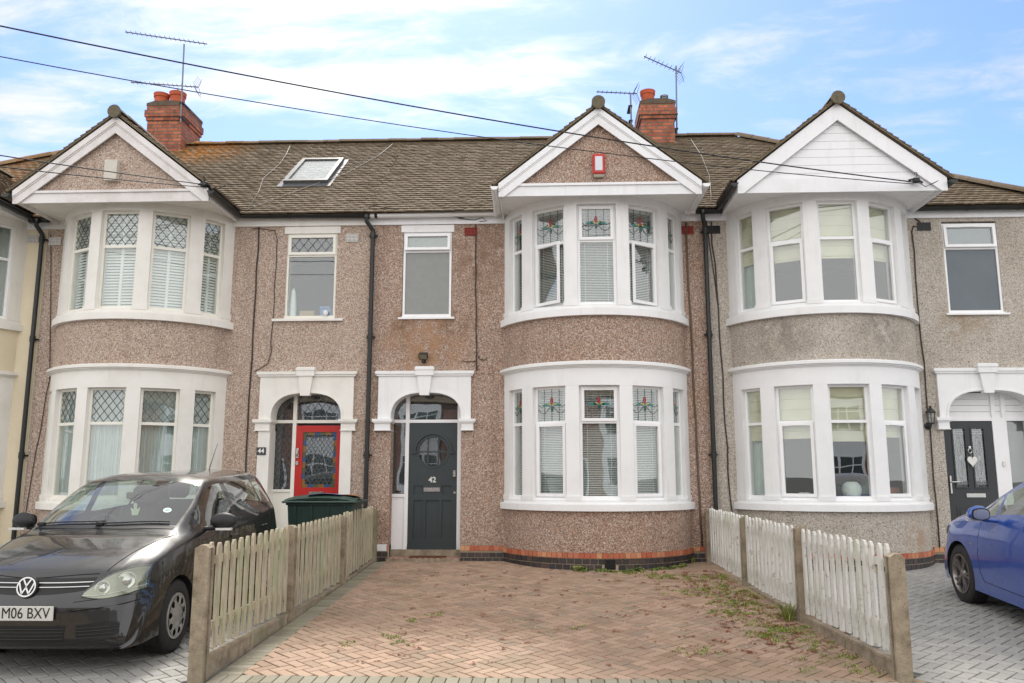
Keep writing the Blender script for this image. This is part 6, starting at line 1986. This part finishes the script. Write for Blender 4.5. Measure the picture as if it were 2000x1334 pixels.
# ============================================================ things on window ledges
m = MB(); m.lathe([(.035, 0), (.035, .008), (.008, .012), (.008, .05), (.03, .06), (.040, .09), (.034, .125), (.0, .14)], (-3.62, -.015, 3.856), 18)
tag(m.build('security_camera', simple('white_camera_plastic', S(236, 236, 234), .35, var=0), smooth=40), 'small white camera on the ledge of the leaded small window', 'camera')
m = MB(); m.lathe([(.06, 0), (.055, .2), (.035, .45), (.012, .5), (0, .5)], (-4.22, .16, 3.90), 18); tag(m.build('vase', simple('white_vase', S(222, 228, 224), .4, var=0), smooth=40), 'tall white vase inside the small window of the left house', 'vase')
m = MB(); m.bbox(-4.10, -3.86, .14, .26, 3.90, 4.02, .005); tag(m.build('cardboard_box', simple('tan_box', S(176, 150, 112), .8)), 'tan box inside the small window of the left house', 'box')
m = MB(); m.bbox(-3.76, -3.58, .15, .26, 3.90, 4.05, .01); m.bbox(-3.78, -3.60, .16, .24, 4.05, 4.10, .015); tag(m.build('packet', simple('blue_packet', S(96, 140, 190), .6)), 'blue packet inside the small window of the left house', 'packet')
bxc = Vector((BAYX[40], CY, 0))
def inbay(ang, r, z): a = radians(ang * 1.2); r -= .23; return (bxc.x + r * sin(a), bxc.y - r * cos(a), z)
m = MB(); hp = []
c = inbay(1.5, 1.50, 1.11)
m.lathe([(.001, -.125), (.06, -.125), (.105, -.10), (.135, -.04), (.14, .01), (.125, .07), (.08, .115), (.045, .12), (.04, .11), (.001, .11)], c, 28)
tag(m.build('table_lamp', simple('white_glass_globe', S(222, 226, 220), .4, var=.03), smooth=40), 'round white globe ornament on the inside sill of the right bay', 'ornament')
for (a_, nm) in ((-24.5, 'left'), (-21.5, 'right')):
    c = inbay(a_, 1.52, .99); m = MB(); m.lathe([(.0, 0), (.036, 0), (.042, .085), (.038, .085), (.034, .01), (0, .01)], c, 18)
    tag(m.build('mug', simple('white_mug', S(226, 226, 220), .3, var=0), smooth=40), f'{nm} one of the two white mugs inside the right bay window', 'mug')
c = Vector(inbay(-42.5, 1.50, .99)); m = MB(); ring(m, -.07, .07, 0, .17, .018, -.008, .008, Matrix.Translation(c) @ Matrix.Rotation(radians(-42), 4, 'Z') @ Matrix.Rotation(-.1, 4, 'X'))
tag(m.build('photo_frame', simple('yellow_frame', S(216, 180, 60), .5, var=0)), 'yellow photo frame standing in the narrow light of right bay', 'frame')
c = Vector(inbay(27, 1.50, .99)); m = MB(); m.bbox(-.14, .14, -.04, .04, 0, .16, .012, 0, Matrix.Translation(c) @ Matrix.Rotation(radians(27), 4, 'Z'))
tag(m.build('copper_box', simple('copper_tin', S(190, 128, 92), .3, .7)), 'copper coloured tin on the inside sill at right of the bay', 'tin')

# ============================================================ weeds, moss and leaves
def blades(mb, x, y, n, spread, h, leafy=0):
    for _ in range(n):
        a = random.uniform(0, 2 * pi); r = spread * sqrt(random.random()); bx, by = x + r * cos(a), y + r * sin(a)
        z = gz(by) + .012; hh = h * random.uniform(.4, 1.1); la = random.uniform(0, 2 * pi); ln_ = hh * random.uniform(.3, 1.0)
        w = random.uniform(.003, .006) if not leafy else random.uniform(.010, .022)
        px, py = -sin(la) * w, cos(la) * w
        m1 = (bx + cos(la) * ln_ * .4, by + sin(la) * ln_ * .4, z + hh * .7); tp = (bx + cos(la) * ln_, by + sin(la) * ln_, z + hh * (.85 if not leafy else .55))
        mb.add([(bx - px * .4, by - py * .4, z), (bx + px * .4, by + py * .4, z), (m1[0] + px, m1[1] + py, m1[2]), (m1[0] - px, m1[1] - py, m1[2]), tp], [(0, 1, 2, 3), (3, 2, 4)])
def leafmat(name, stops):
    m = Mat(name, rough=.6); m.col(m.ramp(m.n('ShaderNodeNewGeometry').outputs['Random Per Island'], stops)); return m.m
WEED = leafmat('weed_green', [(0, S(74, 92, 44)), (.5, S(106, 126, 60)), (.85, S(140, 150, 74)), (1, S(150, 120, 70))])
MOSS = leafmat('moss_green', [(0, S(92, 104, 44)), (.5, S(128, 142, 58)), (1, S(160, 168, 82))])
DEAD = leafmat('dead_leaf', [(0, S(110, 52, 40)), (.4, S(142, 72, 52)), (.75, S(124, 84, 56)), (1, S(166, 106, 72))])
m = MB()
for k in range(34):   # along the bay foot
    a = radians(random.uniform(-14, 52)); rr = R0 + .03 + random.uniform(0, .10)
    blades(m, BAYX[42] + rr * sin(a), CY - rr * cos(a), 16, .05, random.choice((.03, .04, .06)), leafy=1)
for k in range(4): blades(m, BAYX[42] + (R0 + .06) * sin(radians(-13 + k)), CY - (R0 + .06) * cos(radians(-13 + k)), 18, .05, .10, leafy=1)
for k in range(7): blades(m, 2.02 + random.uniform(-.1, .15), -.12 + random.uniform(-.08, .1), 18, .06, .13, leafy=1)
tag(m.build('weeds', WEED), 'green weeds growing along the foot of the bay', 'weeds', kind='stuff')
m = MB()
for k in range(150):
    y = -1.3 - 4.9 * random.random() ** 1.2; x = 2.45 - .045 * y - abs(random.gauss(0, .32)) - .06
    blades(m, x, y, 26, random.uniform(.03, .10), random.choice((.010, .018, .03)))
for (x, y, s_, n) in ((1.95, -2.55, .30, 120), (2.1, -3.2, .28, 110), (1.6, -1.55, .24, 110), (1.2, -1.2, .15, 50), (2.0, -3.9, .22, 80), (2.3, -4.6, .2, 80), (2.05, -4.9, .15, 60), (-1.35, -4.3, .10, 9), (-1.2, -4.0, .10, 9), (-1.55, -5.0, .12, 12), (-1.3, -5.2, .12, 12), (-1.9, -5.3, .10, 9), (1.3, -5.5, .15, 26), (.3, -4.6, .10, 8)):
    for q in range(n // 3): blades(m, x + random.gauss(0, s_ * .7), y + random.gauss(0, s_ * .6), 20, .045, .022)
for k in range(3): blades(m, 2.50 - .02, -4.15 + random.uniform(-.05, .05), 26, .05, .20)
tag(m.build('moss_and_grass', MOSS), 'moss and short grass creeping over the brick paving', 'moss', kind='stuff')
m = MB()
for k in range(560):
    if random.random() < .72:
        y = -.9 - 4.6 * random.random(); x = 2.38 - .045 * y - abs(random.gauss(0, .55)) - .05
    else: x = random.uniform(-2.2, 2.3); y = -.95 - 5 * random.random()
    if (x - BAYX[42]) ** 2 + (y - CY) ** 2 < (R0 + .05) ** 2: continue
    c = random.choice((1, 1, 2, 4)); 
    for _ in range(c * 2):
        X, Y = x + random.gauss(0, .022), y + random.gauss(0, .02); s_ = random.uniform(.008, .020); a = random.uniform(0, 6.28); z = gz(Y) + .016
        vs = []
        for q in range(5):
            an = a + q * 2 * pi / 5; rr = s_ * random.uniform(.6, 1.2); vs.append((X + rr * cos(an), Y + rr * sin(an) * .7, z + random.uniform(0, .012)))
        m.add(vs, [(0, 1, 2, 3, 4)])
tag(m.build('fallen_leaves', DEAD), 'reddish dead leaves scattered over the brick paving', 'leaves', kind='stuff')
# pale chips of pebbledash fallen on the paving
m = MB()
for k in range(420):
    x = random.uniform(-2.4, 2.4); y = -.1 - 5.9 * random.random() ** 1.1; s_ = random.uniform(.003, .006); z = gz(y) + .015
    m.add([(x - s_, y - s_, z), (x + s_, y - s_, z), (x, y + s_, z), (x, y, z + s_ * 1.2)], [(0, 1, 3), (1, 2, 3), (2, 0, 3)])
tag(m.build('stone_chips', simple('pale_chip', S(214, 206, 194), .8, var=.1)), 'tiny pale stone chips scattered over the paving', 'stones', kind='stuff')

# ============================================================ houses across the street (seen in reflections)
OPB = brick_mat('opposite_brick', S(150, 84, 62), S(128, 68, 50), (.6, .58, .55, 1), S(150, 134, 118), .225, .075)
def opp(x0, i):
    r = empty('brick_house', (x0 + 2.75, -32, -.45), 0, ('red brick house across the street with arched porch', 'red brick house across the street opposite the middle drive', 'red brick house across the street at the far end', 'red brick house across the street beside the far corner')[i % 4], 'house', 'houses across the street')
    m = MB(); m.box(-2.75, 2.75, -7, 0, 0, 5.9); m.build('wall', OPB, r)
    m = MB(); m.prism([(-7.3, 5.85), (.35, 5.85), (-3.5, 8.6)], -2.76, 2.76, 'x'); m.build('roof', TILE, r)
    m = MB(); m.box(.1, 2.4, .0, .55, .4, 5.7); m.build('bay', WHITE, r)
    for z0, z1 in ((1.3, 2.8), (4.0, 5.3)):
        m = MB(); m.box(.25, 2.25, .555, .60, z0, z1); m.build('window', DARKOBSC, r)
        m = MB()
        for x in (.25, .9, 1.56, 2.2): m.box(x, x + .06, .605, .64, z0, z1)
        m.box(.25, 2.26, .605, .63, z0 + 1.0, z0 + 1.06); m.build('window_frame', UPVC, r)
    m = MB(); m.box(-1.9, -.8, .0, .05, .2, 2.6); m.build('door', DARKOBSC, r)
    m = MB(); ring(m, -2.0, -.7, .2, 2.75, .1, .05, .12, Matrix.Identity(4)); m.build('door_frame', UPVC, r)
    m = MB(); m.box(-1.8, -.9, .0, .05, 4.0, 5.2); m.build('window', DARKOBSC, r)
for i in range(6): opp(-16.5 + i * 5.5, i)
